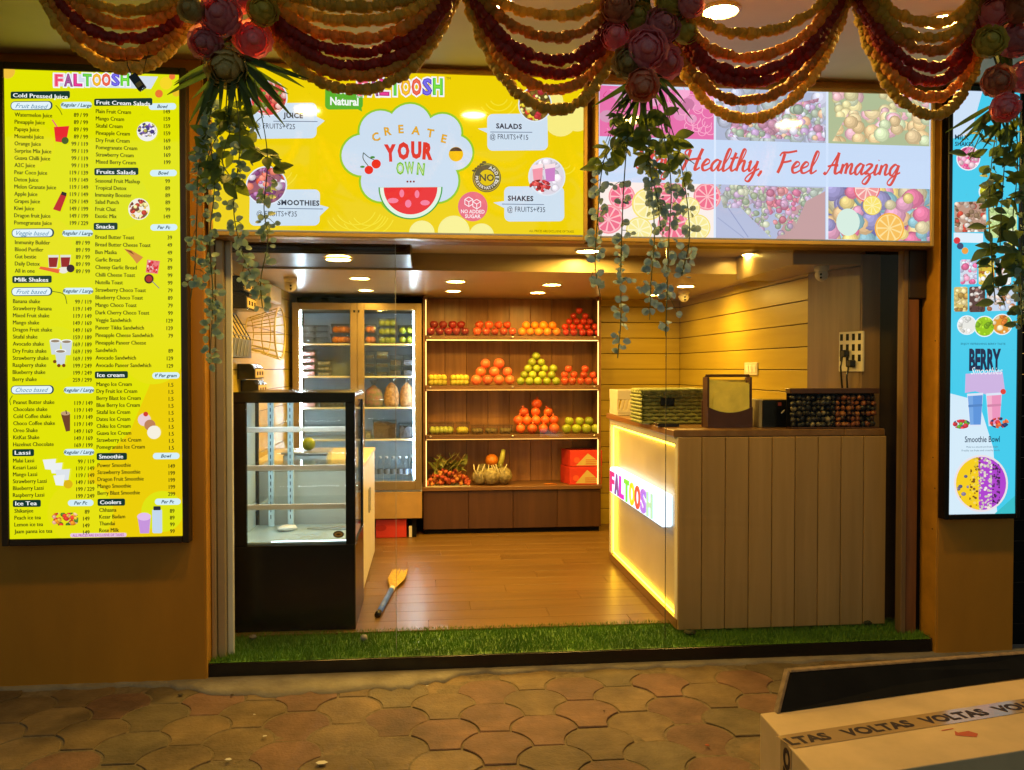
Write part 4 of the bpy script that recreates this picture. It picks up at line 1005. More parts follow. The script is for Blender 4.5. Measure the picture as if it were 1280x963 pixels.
# wrapped and boxed fruit on the shelves
yel = pm('yellow_pulp', (0.62, 0.48, 0.05), 0.5, 0.25, 30); kiwi = pm('kiwi_skin', (0.20, 0.13, 0.05), 0.8, 0.3, 40, bump=.2); pale = pm('pale_green_fruit', (0.50, 0.50, 0.10), 0.4, 0.2, 20)
def sphere_mesh(name, mat, r, sq=1.0, n=10):
    pr = [(math.cos(a) * r, math.sin(a) * r * sq) for a in [(-90 + 180 * i / 8) * math.pi / 180 for i in range(9)]]
    pr[0] = (0, pr[0][1]); pr[-1] = (0, pr[-1][1])
    return MB().lathe(pr, n, close=False).mesh(name, mat, smooth=True)
def open_box(t, name, mat, x0, x1, y0, y1, z0, z1, taper=0.8, th=.0):
    cx, cy_ = (x0 + x1) / 2, (y0 + y1) / 2
    f = lambda x, y, s: (cx + (x - cx) * s, cy_ + (y - cy_) * s)
    a = [f(x, y, taper) for x, y in ((x0, y0), (x1, y0), (x1, y1), (x0, y1))]; b_ = [(x0, y0), (x1, y0), (x1, y1), (x0, y1)]
    MB().add([(*p, z0) for p in a] + [(*p, z1) for p in b_], [(3, 2, 1, 0)] + [(i, (i + 1) % 4, 4 + (i + 1) % 4, 4 + i) for i in range(4)]).build(name, mat, t)
def pack(px0, px1, zb, h, label, cat, n, fmesh, fr, Y0=7.60, D=0.16, layers=1, lid=False, name='fruit_pack', group=None, flat=1.0, y=445):
    x0, x1 = aty(px0, y, Y0).x, aty(px1, y, Y0).x
    t = thing(name, ((x0 + x1) / 2, Y0 + D / 2, zb), label, cat, group)
    open_box(t, 'tray', M['plastic_clear'], x0, x1, Y0, Y0 + D, zb + .002, zb + h, .86)
    if lid: box('lid', M['plastic_clear'], x0 - .002, x1 + .002, Y0 - .002, Y0 + D + .002, zb + h + .0005, zb + h + .012, t, 0.003)
    rr = random.Random(int(px0))
    for L_ in range(layers):
        for i in range(n):
            for q in range(2):
                o = place(fmesh, 'fruit', (x0 + fr + .008 + (x1 - x0 - 2 * fr - .016) * (i / max(1, n - 1)), Y0 + fr + .012 + q * (D - 2 * fr - .03), zb + .006 + fr * flat + L_ * 2 * fr * flat), (rr.uniform(-.5, .5), rr.uniform(-.5, .5), rr.uniform(0, 6)), 1, t)
    return t
sy = sphere_mesh('fruit', yel, .030); sk = sphere_mesh('fruit', kiwi, .024, .9); sp = sphere_mesh('fruit', pale, .032)
pack(533.5, 560, S2, .085, 'clear tray of yellow fruit at the left end of the second shelf', 'fruit tray', 4, sy, .030, layers=2, flat=.7)
pack(561.5, 588, S2, .08, 'clear tray of yellow fruit beside the pink red heap', 'fruit tray', 4, sy, .030, layers=2, flat=.7)
pack(535, 568, S3, .10, 'long clear box of pale green fruit at the left end of the third shelf', 'fruit box', 5, sp, .032, layers=1, lid=True)
pack(569.5, 587, S3, .10, 'clear box of bright yellow fruit on the third shelf', 'fruit box', 3, sy, .030, layers=1, lid=True)
for a, b_, lb in ((588.5, 605, 'leftmost'), (606, 623, 'middle'), (624, 641, 'rightmost')):
    pack(a, b_, S3, .075, f'clear punnet of brown kiwis on the third shelf, {lb} of three', 'kiwi punnet', 3, sk, .024, layers=1, lid=True, group='kiwi punnets')
# litchi bunch with leaves on paper
zc = SZ[0]
p = aty(560, 600, 7.66); rr = random.Random(12)
t = thing('litchi_bunch', (p.x, 7.66, zc), 'bunch of red litchis with green leaves lying on paper on the cabinet', 'litchi bunch')
box('paper', pm('newsprint', (0.55, 0.50, 0.36), 0.9, .1), p.x - .20, p.x + .20, 7.545, 7.80, zc + .0005, zc + .003, t, 0)
lit = [sphere_mesh('litchi', pm('litchi_%d' % i, c, .6, .3, 40, bump=.4, bscale=200), .0165, 1.05, 8) for i, c in enumerate(((0.50, 0.10, 0.035), (0.58, 0.22, 0.05), (0.42, 0.06, 0.03)))]
for i in range(120):
    a, q = rr.uniform(-.19, .19), rr.uniform(-.10, .10); hmax = .15 * (1 - (abs(a) / .21) ** 2) * (1 - .3 * abs(q) / .1)
    place(lit[rr.randrange(3)], 'litchi', (p.x + a, 7.66 + q, zc + .020 + rr.random() * max(0.0, hmax)), (rr.random(), rr.random(), 0), rr.uniform(.85, 1.15), t)
def leaf_mesh(name, mat, L_, w, curl=.15, n=5, fold=.2, round_=False):
    vs = []; fs = []
    for i in range(n + 1):
        u = i / n
        ww = w * (math.sin(math.pi * min(1, u * .92 + .04)) ** (0.55 if round_ else 1.0)) * (1 if round_ else (1.25 - .5 * u))
        z = -curl * L_ * u * u
        vs += [(-ww, L_ * u, z + fold * ww), (0, L_ * u, z), (ww, L_ * u, z + fold * ww)]
    for i in range(n): fs += [(3*i, 3*i+1, 3*i+4, 3*i+3), (3*i+1, 3*i+2, 3*i+5, 3*i+4)]
    return MB().add(vs, fs).mesh(name, mat, smooth=True)
lg = leaf_mesh('leaf', pm('litchi_leaf', (0.16, 0.17, 0.035), .5, .3, 10, objrand=.3), .13, .020, .5)
for i in range(34):
    place(lg, 'leaf', (p.x + rr.uniform(-.14, .12), 7.66 + rr.uniform(-.08, .08), zc + rr.uniform(.10, .17)), (rr.uniform(.2, 1.5), rr.uniform(-.6, .6), rr.uniform(0, 6.3)), rr.uniform(.7, 1.3), t)
for i in range(14):
    x = p.x + rr.uniform(-.12, .12); y0 = 7.66 + rr.uniform(-.07, .07)
    MB().tube([(x, y0, zc + .10), (x + rr.uniform(-.05, .05), y0, zc + .17), (x + rr.uniform(-.16, .16), y0 + rr.uniform(-.05, .05), zc + rr.uniform(.22, .30))], .003, 5).build('twig', pm('twig', (0.30, 0.25, 0.06), .7) if i == 0 else bpy.data.materials['twig'], t)
# cloth bag with melons
p = aty(616, 600, 7.66)
t = thing('produce_bag', (p.x, 7.66, zc), 'crumpled net bag of mottled melons with an orange and a peeled stalk on top', 'produce bag')
mott = pm('mottled_rind', (0.44, 0.36, 0.17), .6, scale=22, col2=(0.10, 0.075, 0.03), bump=.4, bscale=40)
for dx, dy, r, z in ((-.12, 0, .075, .07), (-.02, -.03, .085, .08), (.10, .0, .085, .085), (.03, .06, .08, .12), (-.08, .05, .06, .13)):
    me = sphere_mesh('melon', mott, r, .9, 14); rr2 = random.Random(int(r * 1000)); me.vertices.foreach_set('co', [c * (1 + rr2.uniform(-.05, .05)) for v in me.vertices for c in v.co]); place(me, 'melon', (p.x + dx, 7.66 + dy, zc + z), (rr.random(), rr.random(), rr.random()), 1, t)
place(sphere_mesh('orange', FM['orange'], .06, .95, 14), 'orange', (p.x - .01, 7.66, zc + .225), (0, 0, 0), 1, t)
MB().tube([(p.x + .06, 7.67, zc + .16), (p.x + .085, 7.67, zc + .24), (p.x + .10, 7.67, zc + .32)], [.028, .026, .018], 8).build('stalk', pale, t, smooth=True)
for i in range(9):
    a = i * .7; pts = [(p.x - .16 + .034 * i + .02 * math.sin(j * 1.3 + i), 7.575 + .03 * abs(j - 2.5) + .01 * math.cos(j + a), zc + .01 + .045 * j) for j in range(5)]
    MB().tube(pts, .006, 5).build('net_cord', pm('net_cord', (0.50, 0.44, 0.28), .8) if i == 0 else bpy.data.materials['net_cord'], t, smooth=True)
# red cartons
redc = pm('red_carton', (0.58, 0.035, 0.020), .5, .08, 6)
def carton(px0, px1, z0, h, label, Y=7.57, D=.22, skew=.05):
    x0, x1 = aty(px0, 600, Y).x, aty(px1, 600, Y).x
    t = thing('fruit_carton', ((x0 + x1) / 2, Y + D / 2, z0), label, 'carton', 'red cartons on the cabinet')
    MB().prism([(x0, Y, z0 + .001), (x1, Y, z0 + .001), (x1, Y + D, z0 + .001), (x0 - skew, Y + D, z0 + .001)], (0, 0, h - .004)).build('carton', redc, t, bevel=.002)
    w = x1 - x0
    MB().add([(x0 + w * .18, Y - .001, z0 + .012), (x1 - .012, Y - .001, z0 + .012), (x1 - .035, Y - .001, z0 + .05), (x0 + w * .55, Y - .001, z0 + h - .03)], [(0, 1, 2, 3)], (0.55, 0.42, 0.14)).build('label_print', M['print_flat'], t)
    MB().add([(x0 + w * .2 + .028 * math.cos(a), Y - .0016, z0 + .06 + .028 * math.sin(a)) for a in [i * .524 for i in range(12)]], [tuple(range(12))], (0.75, 0.10, 0.04)).build('apple_print', M['print_flat'], t)
    MB().add([(x1 - .03 + .014 * math.cos(a), Y - .0016, z0 + h - .035 + .014 * math.sin(a)) for a in [i * .524 for i in range(12)]], [tuple(range(12))], (0.8, 0.7, 0.55)).build('round_print', M['print_flat'], t)
    for i in range(3): MB().add([(x0 + w * .48, Y - .0022, z0 + .022 + i * .018), (x1 - .05, Y - .0022, z0 + .022 + i * .018), (x1 - .05, Y - .0022, z0 + .028 + i * .018), (x0 + w * .48, Y - .0022, z0 + .028 + i * .018)], [(0, 1, 2, 3)], (0.5, 0.06, 0.03)).build('text_line', M['print_flat'], t)
carton(712, 752, zc, .166, 'lower of two stacked red fruit cartons on the cabinet')
carton(713, 752.5, zc + .166, .150, 'upper of two stacked red fruit cartons on the cabinet')
p = aty(688, 606, 7.60); o = MB().tube([(p.x - .06, 7.60, zc + .006), (p.x, 7.60, zc + .008), (p.x + .06, 7.585, zc + .005)], [.004, .006, .003], 6).build('carrot_peel', FM['orange'], smooth=True); tag(o, 'thin orange strip lying on the cabinet beside the red cartons', 'strip')

# ------------------------------------------------------------------ drinks cooler
FX0, FX1, FY, FB = -1.166, -0.055, 7.40, 7.92
t = COOL = thing('display_cooler', (-0.6, 7.6, 0.1), 'tall two-door glass drinks cooler with lit shelves', 'cooler')
gold = pm('brushed_bronze_steel', (0.33, 0.24, 0.12), .35, .1, 8, metal=.7); inner = pm('cooler_liner', (0.50, 0.58, 0.62), .5, .05, 4)
zt, zb0, zb1 = 2.165, 0.56, 0.275
box('back_liner', inner, FX0 + .01, FX1 - .01, FB - .02, FB, zb0, zt - .01, t, 0)
for x in (FX0, FX1 - .03): box('side_wall', gold, x, x + .03, FY + .022, FB - .0205, zb0 + .001, zt - .061, t, .002)
box('top_wall', gold, FX0, FX1, FY + .022, FB - .0205, zt - .06, zt, t, .002)
box('floor_liner', inner, FX0, FX1, FY + .022, FB - .0205, zb0 - .05, zb0, t, .002)
box('grille_panel', pm('cooler_base', (0.40, 0.24, 0.08), .4, .1), FX0, FX1, FY + .01, FB - .021, zb1, zb0 - .051, t, .004)
for x in (FX0 + .05, FX1 - .09): 
    for yy in (FY + .06, FB - .09): box('foot', M['black_matt'], x, x + .04, yy, yy + .04, .101, zb1 - .001, t, .002)
def px7(px): return aty(px, 480, FY).x
for k, (a, c, gx0, gx1) in enumerate(((FX0 + .002, px7(446.5) - .002, px7(374), px7(438)), (px7(446.5) + .002, FX1 - .002, px7(455.5), px7(519)))):
    d = thing('x', (0, 0, 0), '', ''); bpy.data.objects.remove(d)
    dz0, dz1, gz0, gz1 = zb0 - .03, zt - .002, zb0 + .045, zt - .062
    mb = MB()
    fr = box('door', gold, a, gx0, FY, FY + .02, dz0, dz1, t, .002)
    box('door_stile', gold, gx1, c, FY, FY + .02, dz0, dz1, fr, .002); box('door_rail', gold, gx0 + .0005, gx1 - .0005, FY + .0005, FY + .02, gz1, dz1 - .001, fr, .002); box('door_rail', gold, gx0 + .0005, gx1 - .0005, FY + .0005, FY + .02, dz0 + .001, gz0, fr, .002)
    box('door_glass', M['glass_clear'], gx0 - .001, gx1 + .001, FY + .009, FY + .012, gz0 - .001, gz1 + .001, fr, 0)
    box('lock', M['black'], c - .03 if k == 0 else a + .005, c - .012 if k == 0 else a + .02, FY - .003, FY - .0005, 2.08, 2.10, fr, .001)
    xs_ = gx0 + .012 if k == 0 else gx1 - .012
    sd = -1 if k == 0 else 1
    ls = box('led_channel', inner, xs_ + sd * .011 - .001, xs_ + sd * .011 + .001, FY + .0225, FY + .0405, gz0 + .01, gz1 - .005, t, 0)
    mb = MB(); n = 58
    for i in range(n):
        z = gz0 + .02 + (gz1 - gz0 - .035) * i / (n - 1); mb.box(xs_ - .0045, xs_ + .0045, FY + .0300, FY + .0325, z - .006, z + .006)
    tag(mb.build('led_strip', M['led_cooler'], ls), kind='stuff')
FZ = [1.6 + (460 - v) / 1050 * (FY + .06) for v in (430, 470, 508.5, 548, 590)]
for z in FZ[:4]: 
    w_ = box('cooler_shelf', inner, FX0 + .032, FX1 - .032, FY + .06, FB - .022, z - .012, z - .002, t, .001)
    box('shelf_rail', M['white_plastic'], FX0 + .033, FX1 - .033, FY + .050, FY + .0595, z - .016, z - .001, w_, .001)
box('centre_post', gold, px7(441), px7(452), FY + .024, FY + .05, zb0 + .001, zt - .062, t, 0)
YC = FY + .075
so = sphere_mesh('fruit', FM['orange'], .030, .95); sg = sphere_mesh('fruit', FM['green'], .031, .95)
def cpack(px0, px1, k, h, label, n, fmesh, fr, layers, flat=1.0, dz=0, D=.2, group=None):
    return pack(px0, px1, FZ[k] - .001 + dz, h, label, 'fruit box', n, fmesh, fr, YC, D, layers, True, 'fruit_box', group, flat)
cpack(413, 439, 0, .075, 'lower clear box of oranges behind the left cooler door', 4, so, .030, 1); cpack(414, 439, 0, .070, 'upper clear box of oranges behind the left cooler door', 4, so, .030, 1, dz=.09)
cpack(455, 470.5, 0, .075, 'lower clear box of oranges at the left of the right cooler door', 2, so, .030, 1); cpack(455, 470, 0, .070, 'upper clear box of oranges at the left of the right cooler door', 2, so, .030, 1, dz=.09)
for i in range(3): cpack(472.5, 495, 0, .062, 'clear box of green apples, ' + ['bottom', 'middle', 'top'][i] + ' of the tall stack in the cooler', 3, sg, .027, 1, dz=.076 * i)
for i in range(2): cpack(497.5, 517.5, 0, .068, 'clear box of green apples, ' + ['bottom', 'top'][i] + ' of the short stack at the cooler edge', 2, sg, .031, 1, dz=.083 * i)
def tub(px0, px1, k, h, dz, label, mat, D=.17, wall='plastic_clear', frac=.8, name='food_tub', lidmat=None, Y=None, group=None):
    Y = Y or YC; x0, x1 = aty(px0, 470, Y).x, aty(px1, 470, Y).x; z = FZ[k] - .001 + dz
    t = thing(name, ((x0 + x1) / 2, Y + D / 2, z), label, 'food tub', group)
    open_box(t, 'tub', M[wall], x0, x1, Y, Y + D, z + .001, z + h, .93)
    if mat:
        rr = random.Random(int(px0 * 7 + k + dz * 100)); n = 5
        mb = MB(); vs = []; 
        for i in range(n + 1):
            for j in range(3): vs.append((x0 + .008 + (x1 - x0 - .016) * i / n, Y + .010 + (D - .02) * j / 2, z + h * frac * rr.uniform(.85, 1.1)))
        nb = len(vs); vs += [(v[0], v[1], z + .004) for v in vs]
        fs = [(i * 3 + j, (i + 1) * 3 + j, (i + 1) * 3 + j + 1, i * 3 + j + 1) for i in range(n) for j in range(2)]
        fs += [(nb + i * 3, nb + (i + 1) * 3, (i + 1) * 3, i * 3) for i in range(n)] + [(nb, 0, 1, nb + 1), (nb + 1, 1, 2, nb + 2), (n*3, nb + n*3, nb + n*3 + 1, n*3 + 1), (n*3+1, nb+n*3+1, nb+n*3+2, n*3+2)]
        mb.add(vs, fs); mb.build('contents', mat, t)
    box('lid', M[lidmat] if lidmat else M['plastic_clear'], x0 - .003, x1 + .003, Y - .003, Y + D + .003, z + h + .0003, z + h + .010, t, .003)
    return t
def stuffmat(name, c, c2, s=60): return pm(name, c, .6, scale=s, col2=c2, bump=.5, bscale=s * 1.3)
C_pink = stuffmat('pink_cubes', (0.55, 0.20, 0.24), (0.62, 0.42, 0.40)); C_dark = stuffmat('dark_berries', (0.03, 0.03, 0.045), (0.10, 0.10, 0.11)); C_nut = stuffmat('mixed_nuts', (0.45, 0.27, 0.12), (0.18, 0.09, 0.04), 45); C_green = stuffmat('green_leaf_mix', (0.10, 0.14, 0.05), (0.28, 0.10, 0.10), 35); C_brown = stuffmat('brown_dates', (0.11, 0.065, 0.035), (0.05, 0.03, 0.02), 50); C_pale = stuffmat('pale_mix', (0.50, 0.47, 0.34), (0.12, 0.12, 0.09), 50)
for i in range(3):
    for j, (a, c) in enumerate(((376, 391.5), (392.5, 410))): tub(a, c, 0, .042, i * .054, 'empty clear tub behind the left cooler door, ' + ['bottom', 'middle', 'top'][i] + (' of the left stack' if j == 0 else ' of the right stack'), None, group='empty clear tubs')
for i in range(4): tub(376, 394, 1, .046, i * .058, 'tub of pink fruit cubes behind the left cooler door, ' + ['bottom', 'second', 'third', 'top'][i] + ' of four', C_pink)
for i in range(3): tub(396.5, 413, 1, .036, i * .048, 'clear tub of pale sprouts behind the left cooler door, ' + ['bottom', 'middle', 'top'][i] + ' of three', C_pale)
for i in range(2): tub(377, 394, 2, .05, i * .062, 'tub of pink fruit on the third cooler shelf, ' + ['lower', 'upper'][i] + ' of two', C_pink)
tub(399, 430, 2, .05, 0, 'wide flat tub of dark food behind the left cooler door', C_dark)
for i in range(3):
    for j, (a, c) in enumerate(((457, 468), (470, 485))): tub(a, c, 1, .062, i * .075, 'clear tub with dark berries behind the right cooler door, ' + ['bottom', 'middle', 'top'][i] + (' of the narrow stack' if j == 0 else ' of the wide stack'), C_dark, frac=.5)
for i in range(2):
    for j, (a, c) in enumerate(((487, 502), (503.5, 518))): tub(a, c, 1, .080, i * .094, 'clear tub of dark fruit near the cooler edge, ' + ['lower' , 'upper'][i] + (' left' if j == 0 else ' right') + ' of four', C_dark, frac=.6)
tub(466, 495, 3, .155, 0, 'large clear tub of brown dates on the fourth cooler shelf', C_brown, frac=.9)
tub(498, 517, 3, .13, 0, 'clear tub of dark dates at the right of the fourth cooler shelf', C_dark, frac=.8)
tub(455.5, 464, 3, .07, 0, 'small tub of pale sprouts on the fourth cooler shelf', C_pale, frac=.8)
def bag(px, w, k, h, mat, label):
    p = aty(px, 500, YC + .06); z = FZ[k] - .001; rr = random.Random(int(px))
    t = thing('food_bag', (p.x, p.y, z), label, 'food bag')
    pr = [(0, 0.001), (w * .9, 0.001), (w, h * .15), (w * 1.02, h * .4), (w * .8, h * .62), (w * .25, h * .76), (w * .12, h * .80)]
    mb = MB().lathe(pr, 12, (p.x, p.y, z), close=False); mb.v = [(x + rr.uniform(-.006, .006), p.y + (y - p.y) * .6 + rr.uniform(-.005, .005), zz) for x, y, zz in mb.v]; mb.build('contents', mat, t, smooth=True)
    mb = MB().lathe([(w * .12, h * .8), (w * .3, h * .9), (w * .5, h * 1.0)], 12, (p.x, p.y, z), close=False); mb.v = [(x + rr.uniform(-.008, .008), p.y + (y - p.y) * .5, zz + rr.uniform(-.012, .012)) for x, y, zz in mb.v]; mb.build('gathered_top', M['plastic_clear'], t)
bag(489.5, .068, 2, .27, C_nut, 'tied bag of mixed nuts on the third cooler shelf beside the leafy bag')
bag(509, .064, 2, .27, C_nut, 'tied bag of mixed nuts on the third cooler shelf at the lit edge')
bag(467, .085, 2, .24, C_green, 'clear bag of green and red leaves on the third cooler shelf')
bl = pm('bottle_label', (0.10, 0.14, 0.22), .4); wat = glass_mat('water_bottle', (0.80, 0.87, 0.93), .08, 2.5); capm = pm('bottle_cap', (0.35, 0.40, 0.46), .4)
for i in range(8):
    px = 459 + i * 8.1; p = aty(px, 570, YC + .04); z = zb0
    t = thing('water_bottle', (p.x, p.y, z), 'clear water bottle on the bottom cooler shelf, ' + ['first', 'second', 'third', 'fourth', 'fifth', 'sixth', 'seventh', 'last'][i] + ' from the left', 'bottle', 'water bottles')
    MB().lathe([(.022, .002), (.026, .006), (.0265, .07), (.024, .08), (.0265, .09), (.0265, .16), (.024, .19), (.012, .225), (.011, .24)], 12, (p.x, p.y, z)).build('bottle', wat, t, smooth=True)
    MB().lathe([(.0272, .10), (.0272, .145)], 12, (p.x, p.y, z), close=False).build('label', bl, t, smooth=True)
    MB().lathe([(.0135, .236), (.0135, .254), (.0, .255)], 10, (p.x, p.y, z), close=False).build('cap', capm, t, smooth=True)
# things under the cooler
t = thing('red_crate', (-.27, 7.5, .1), 'low red printed carton pushed under the cooler', 'carton')
box('carton', redc, aty(470, 660, 7.45).x, aty(508, 660, 7.45).x, 7.45, 7.75, .1012, .262, t, .003)
MB().add([(aty(476, 660, 7.449).x + .05 * math.cos(a * .524), 7.4488, .19 + .03 * math.sin(a * .524)) for a in range(12)], [tuple(range(12))], (0.36, 0.02, 0.015)).build('round_print', M['print_flat'], t)
o = box('cup', M['white_plastic'], aty(511, 672, 7.45).x, aty(515, 672, 7.45).x, 7.45, 7.48, .1012, .20); o.name = 'paper_roll'; tag(o, 'small white roll standing beside the red carton under the cooler', 'roll')

# ------------------------------------------------------------------ cream side cabinet
t = thing('side_cabinet', (-.8, 6.1, .1), 'cream side cabinet between the black display case and the cooler', 'cabinet')
box('body', M['off_white'], -1.195, -.452, 5.52, 6.86, .102, .93, t, .003)
for k in range(2): dd = box('door', M['off_white'], -.4515, -.432, 5.525 + k * .668, 6.188 + k * .668, .115, .925, t, .002); box('handle', M['steel'], -.4315, -.42, 6.14 + k * .10, 6.152 + k * .1, .55, .72, dd, .001)
box('worktop', pm('cream_worktop', (0.55, 0.47, 0.33), .4), -1.195, -.425, 5.515, 6.87, .931, .957, t, .003)
t = thing('weighing_scale', (-.8, 5.75, .957), 'low grey weighing scale seen through the display case', 'scale')
box('scale_body', inner, -.95, -.66, 5.62, 5.88, .958, 1.03, t, .01); box('pan', M['steel'], -.96, -.65, 5.60, 5.90, 1.032, 1.045, t, .004)
tag(place(sphere_mesh('guava', FM['green'], .045), 'guava', (-.80, 5.75, 1.088)), 'single green guava lying on the weighing scale', 'guava')

# ------------------------------------------------------------------ black display case
CX0, CX1, CF, CB = -1.098, -.415, 4.85, 5.46
t = thing('display_case', (-.75, 5.1, .1), 'black glass-fronted cake display case with three empty lit shelves', 'display case')
zf = lambda py: 1.6 + (460 - py) / 1050 * CF
z0, z1 = zf(678), zf(490)
gx0, gx1, gz0, gz1 = aty(308, 600, CF).x, aty(432, 600, CF).x, zf(675), zf(503)
ci = pm('case_liner', (0.50, 0.63, 0.66), .35, .05, 5); 
box('base', M['black'], CX0, CX1, CF, CB, .101, z0 - .001, t, .004)
box('roof', M['black'], CX0, CX1, CF + .0305, CB, gz1 + .03, z1, t, .004); box('roof_lip', M['black'], CX0, CX1, CF, CF + .03, gz1, z1, t, .004)
for a, c in ((CX0, gx0), (gx1, CX1)): box('corner_post', M['black'], a, c, CF, CF + .03, z0, gz1 - .0005, t, .002)
for a in (CX0, CX1 - .03): box('rear_post', M['black'], a, a + .03, CB - .03, CB, z0, gz1 - .0005, t, .002)
box('front_glass', M['glass_clear'], gx0 - .001, gx1 + .001, CF + .008, CF + .012, z0 + .001, gz1 - .001, t, 0)
box('side_glass', M['glass_clear'], CX1 - .012, CX1 - .008, CF + .031, CB - .031, z0 + .001, gz1 - .001, t, 0)
box('side_liner', ci, CX0 + .004, CX0 + .012, CF + .031, CB - .031, z0 + .001, gz1 - .001, t, 0)
box('rear_glass', M['glass_clear'], CX0 + .031, CX1 - .031, CB - .014, CB - .010, z0 + .001, gz1 - .001, t, 0)
box('deck', pm('steel_deck', (0.50, 0.63, 0.66), .25, .05, 5, metal=.3), CX0 + .013, CX1 - .013, CF + .031, CB - .031, z0 + .0005, z0 + .012, t, .001)
for x in (CX0 + .10, CX0 + .22):
    pp = box('rack_post', ci, x, x + .035, CB - .09, CB - .06, z0 + .013, gz1 - .002, t, .002)
    for i in range(18): box('slot', M['black_matt'], x + .014, x + .019, CB - .0912, CB - .0902, z0 + .06 + i * .042, z0 + .085 + i * .042, pp, 0)
for py in (536, 583, 631):
    z = 1.6 + (460 - py) / 1050 * 4.98
    sh = box('glass_shelf', M['glass_clear'], CX0 + .055, CX1 - .045, 4.99, CB - .095, z, z + .008, t, 0)
    box('price_rail', M['white_plastic'], CX0 + .053, CX1 - .043, 4.972, 4.986, z - .014, z + .018, sh, .003)
    box('bracket', ci, CX0 + .10, CX0 + .108, 5.0, CB - .095, z - .016, z - .0005, sh, .001); box('bracket', ci, CX1 - .07, CX1 - .062, 5.0, CB - .095, z - .016, z - .0005, sh, .001)
    box('shelf_led', M['led_cool'], CX0 + .06, CX1 - .05, 4.9875, 4.9885, z - .008, z - .0060, sh, 0)
mb = MB()
for i in range(36): x = gx0 + .13 + i * .0118; mb.box(x, x + .006, CF + .034, CF + .040, z0 + .0125, z0 + .0175)
tag(mb.build('led_row', M['led_row'], t), kind='stuff')
box('top_led', M['led_cool'], gx0 + .02, gx1 - .02, CF + .036, CF + .042, gz1 + .020, gz1 + .026, t, 0)
MB().add([(aty(423, 665, CF).x + .031 * math.cos(i * .393), CF + .0072, zf(666) + .020 * math.sin(i * .393)) for i in range(16)], [tuple(range(16))], (0.06, 0.035, 0.012)).build('sticker', M['print_flat'], t)
MB().add([(aty(423, 665, CF).x + .024 * math.cos(i * .393), CF + .0066, zf(666) + .013 * math.sin(i * .393)) for i in range(16)], [tuple(range(16))], (0.42, 0.25, 0.07)).build('sticker_emblem', M['print_flat'], t)
MB().add([(aty(423, 665, CF).x + .015 * math.cos(i * 1.257 + .3), CF + .0060, zf(666) + .006 * math.sin(i * 1.257 + .3)) for i in range(5)], [tuple(range(5))], (0.08, 0.04, 0.015)).build('sticker_emblem', M['print_flat'], t)
rr = random.Random(4); o = sphere_mesh('paper_wad', M['white_plastic'], .05, .35, 10)
o.vertices.foreach_set('co', [c * (1 + rr.uniform(-.2, .2)) for v in o.vertices for c in v.co]); o = place(o, 'folded_napkin', (-.86, 5.22, z0 + .030), (0, 0, .4), (1.3, .8, 1)); tag(o, 'white folded napkin on the floor of the display case', 'napkin')
t = thing('tongs', (-.62, 5.24, z0 + .012), 'steel serving tongs lying on the floor of the display case', 'tongs')
for s in (-1, 1): MB().tube([(-.74, 5.24, z0 + .020), (-.62, 5.24 + s * .014, z0 + .020), (-.50, 5.24 + s * .022, z0 + .020)], [.004, .005, .009], 6).build('arm', M['steel'], t)

# ------------------------------------------------------------------ counter
KX, KF, KB, KT = 1.412, 4.655, 6.45, 1.245
t = COUNTER = thing('counter', (1.8, 5.4, .1), 'tall wooden serving counter with a glowing yellow edge and lettered side', 'counter')
box('carcass', M['off_white'], KX + .045, 2.405, KF + .02, KB - .02, .102, KT - .041, t, 0)
box('worktop', M['counter_top'], KX - .022, 2.408, KF + .0, KB + .02, KT - .04, KT, t, .004)
box('worktop_return', M['counter_top'], 2.409, 2.655, KF, 4.727, KT - .04, KT, t, .004)
for k in range(9):
    w = (2.655 - KX) / 9
    box('front_board', M['flute'], KX + k * w + .002, KX + (k + 1) * w - .002, KF - .018, KF - .001, .105, KT - .0415 if k < 8 else KT - .0415, t, .003)
    for q in range(1, 4): pass
# side face: raised rim around a recessed panel
rim = M['off_white']
box('side_rim', rim, KX, KX + .044, KF, KF + .055, .16, KT - .041, t, .002); box('side_rim', rim, KX, KX + .044, KB - .055, KB, .16, KT - .041, t, .002)
box('side_rim', rim, KX + .0003, KX + .0437, KF + .0555, KB - .0555, KT - .085, KT - .0415, t, .002)
box('skirting', M['counter_top'], KX - .002, KX + .044, KF, KB, .102, .1595, t, .002)
box('side_panel', M['cream_panel'], KX + .030, KX + .036, KF + .0555, KB - .0555, .1605, KT - .0855, t, 0)
for (a, c, e, g) in ((KF + .07, KB - .07, .166, .178), (KF + .07, KB - .07, KT - .102, KT - .091), (KB - .070, KB - .058, .18, KT - .104), ):
    box('led_strip', M['led_yellow'], KX + .012, KX + .022, a, c, e, g, t, .002)
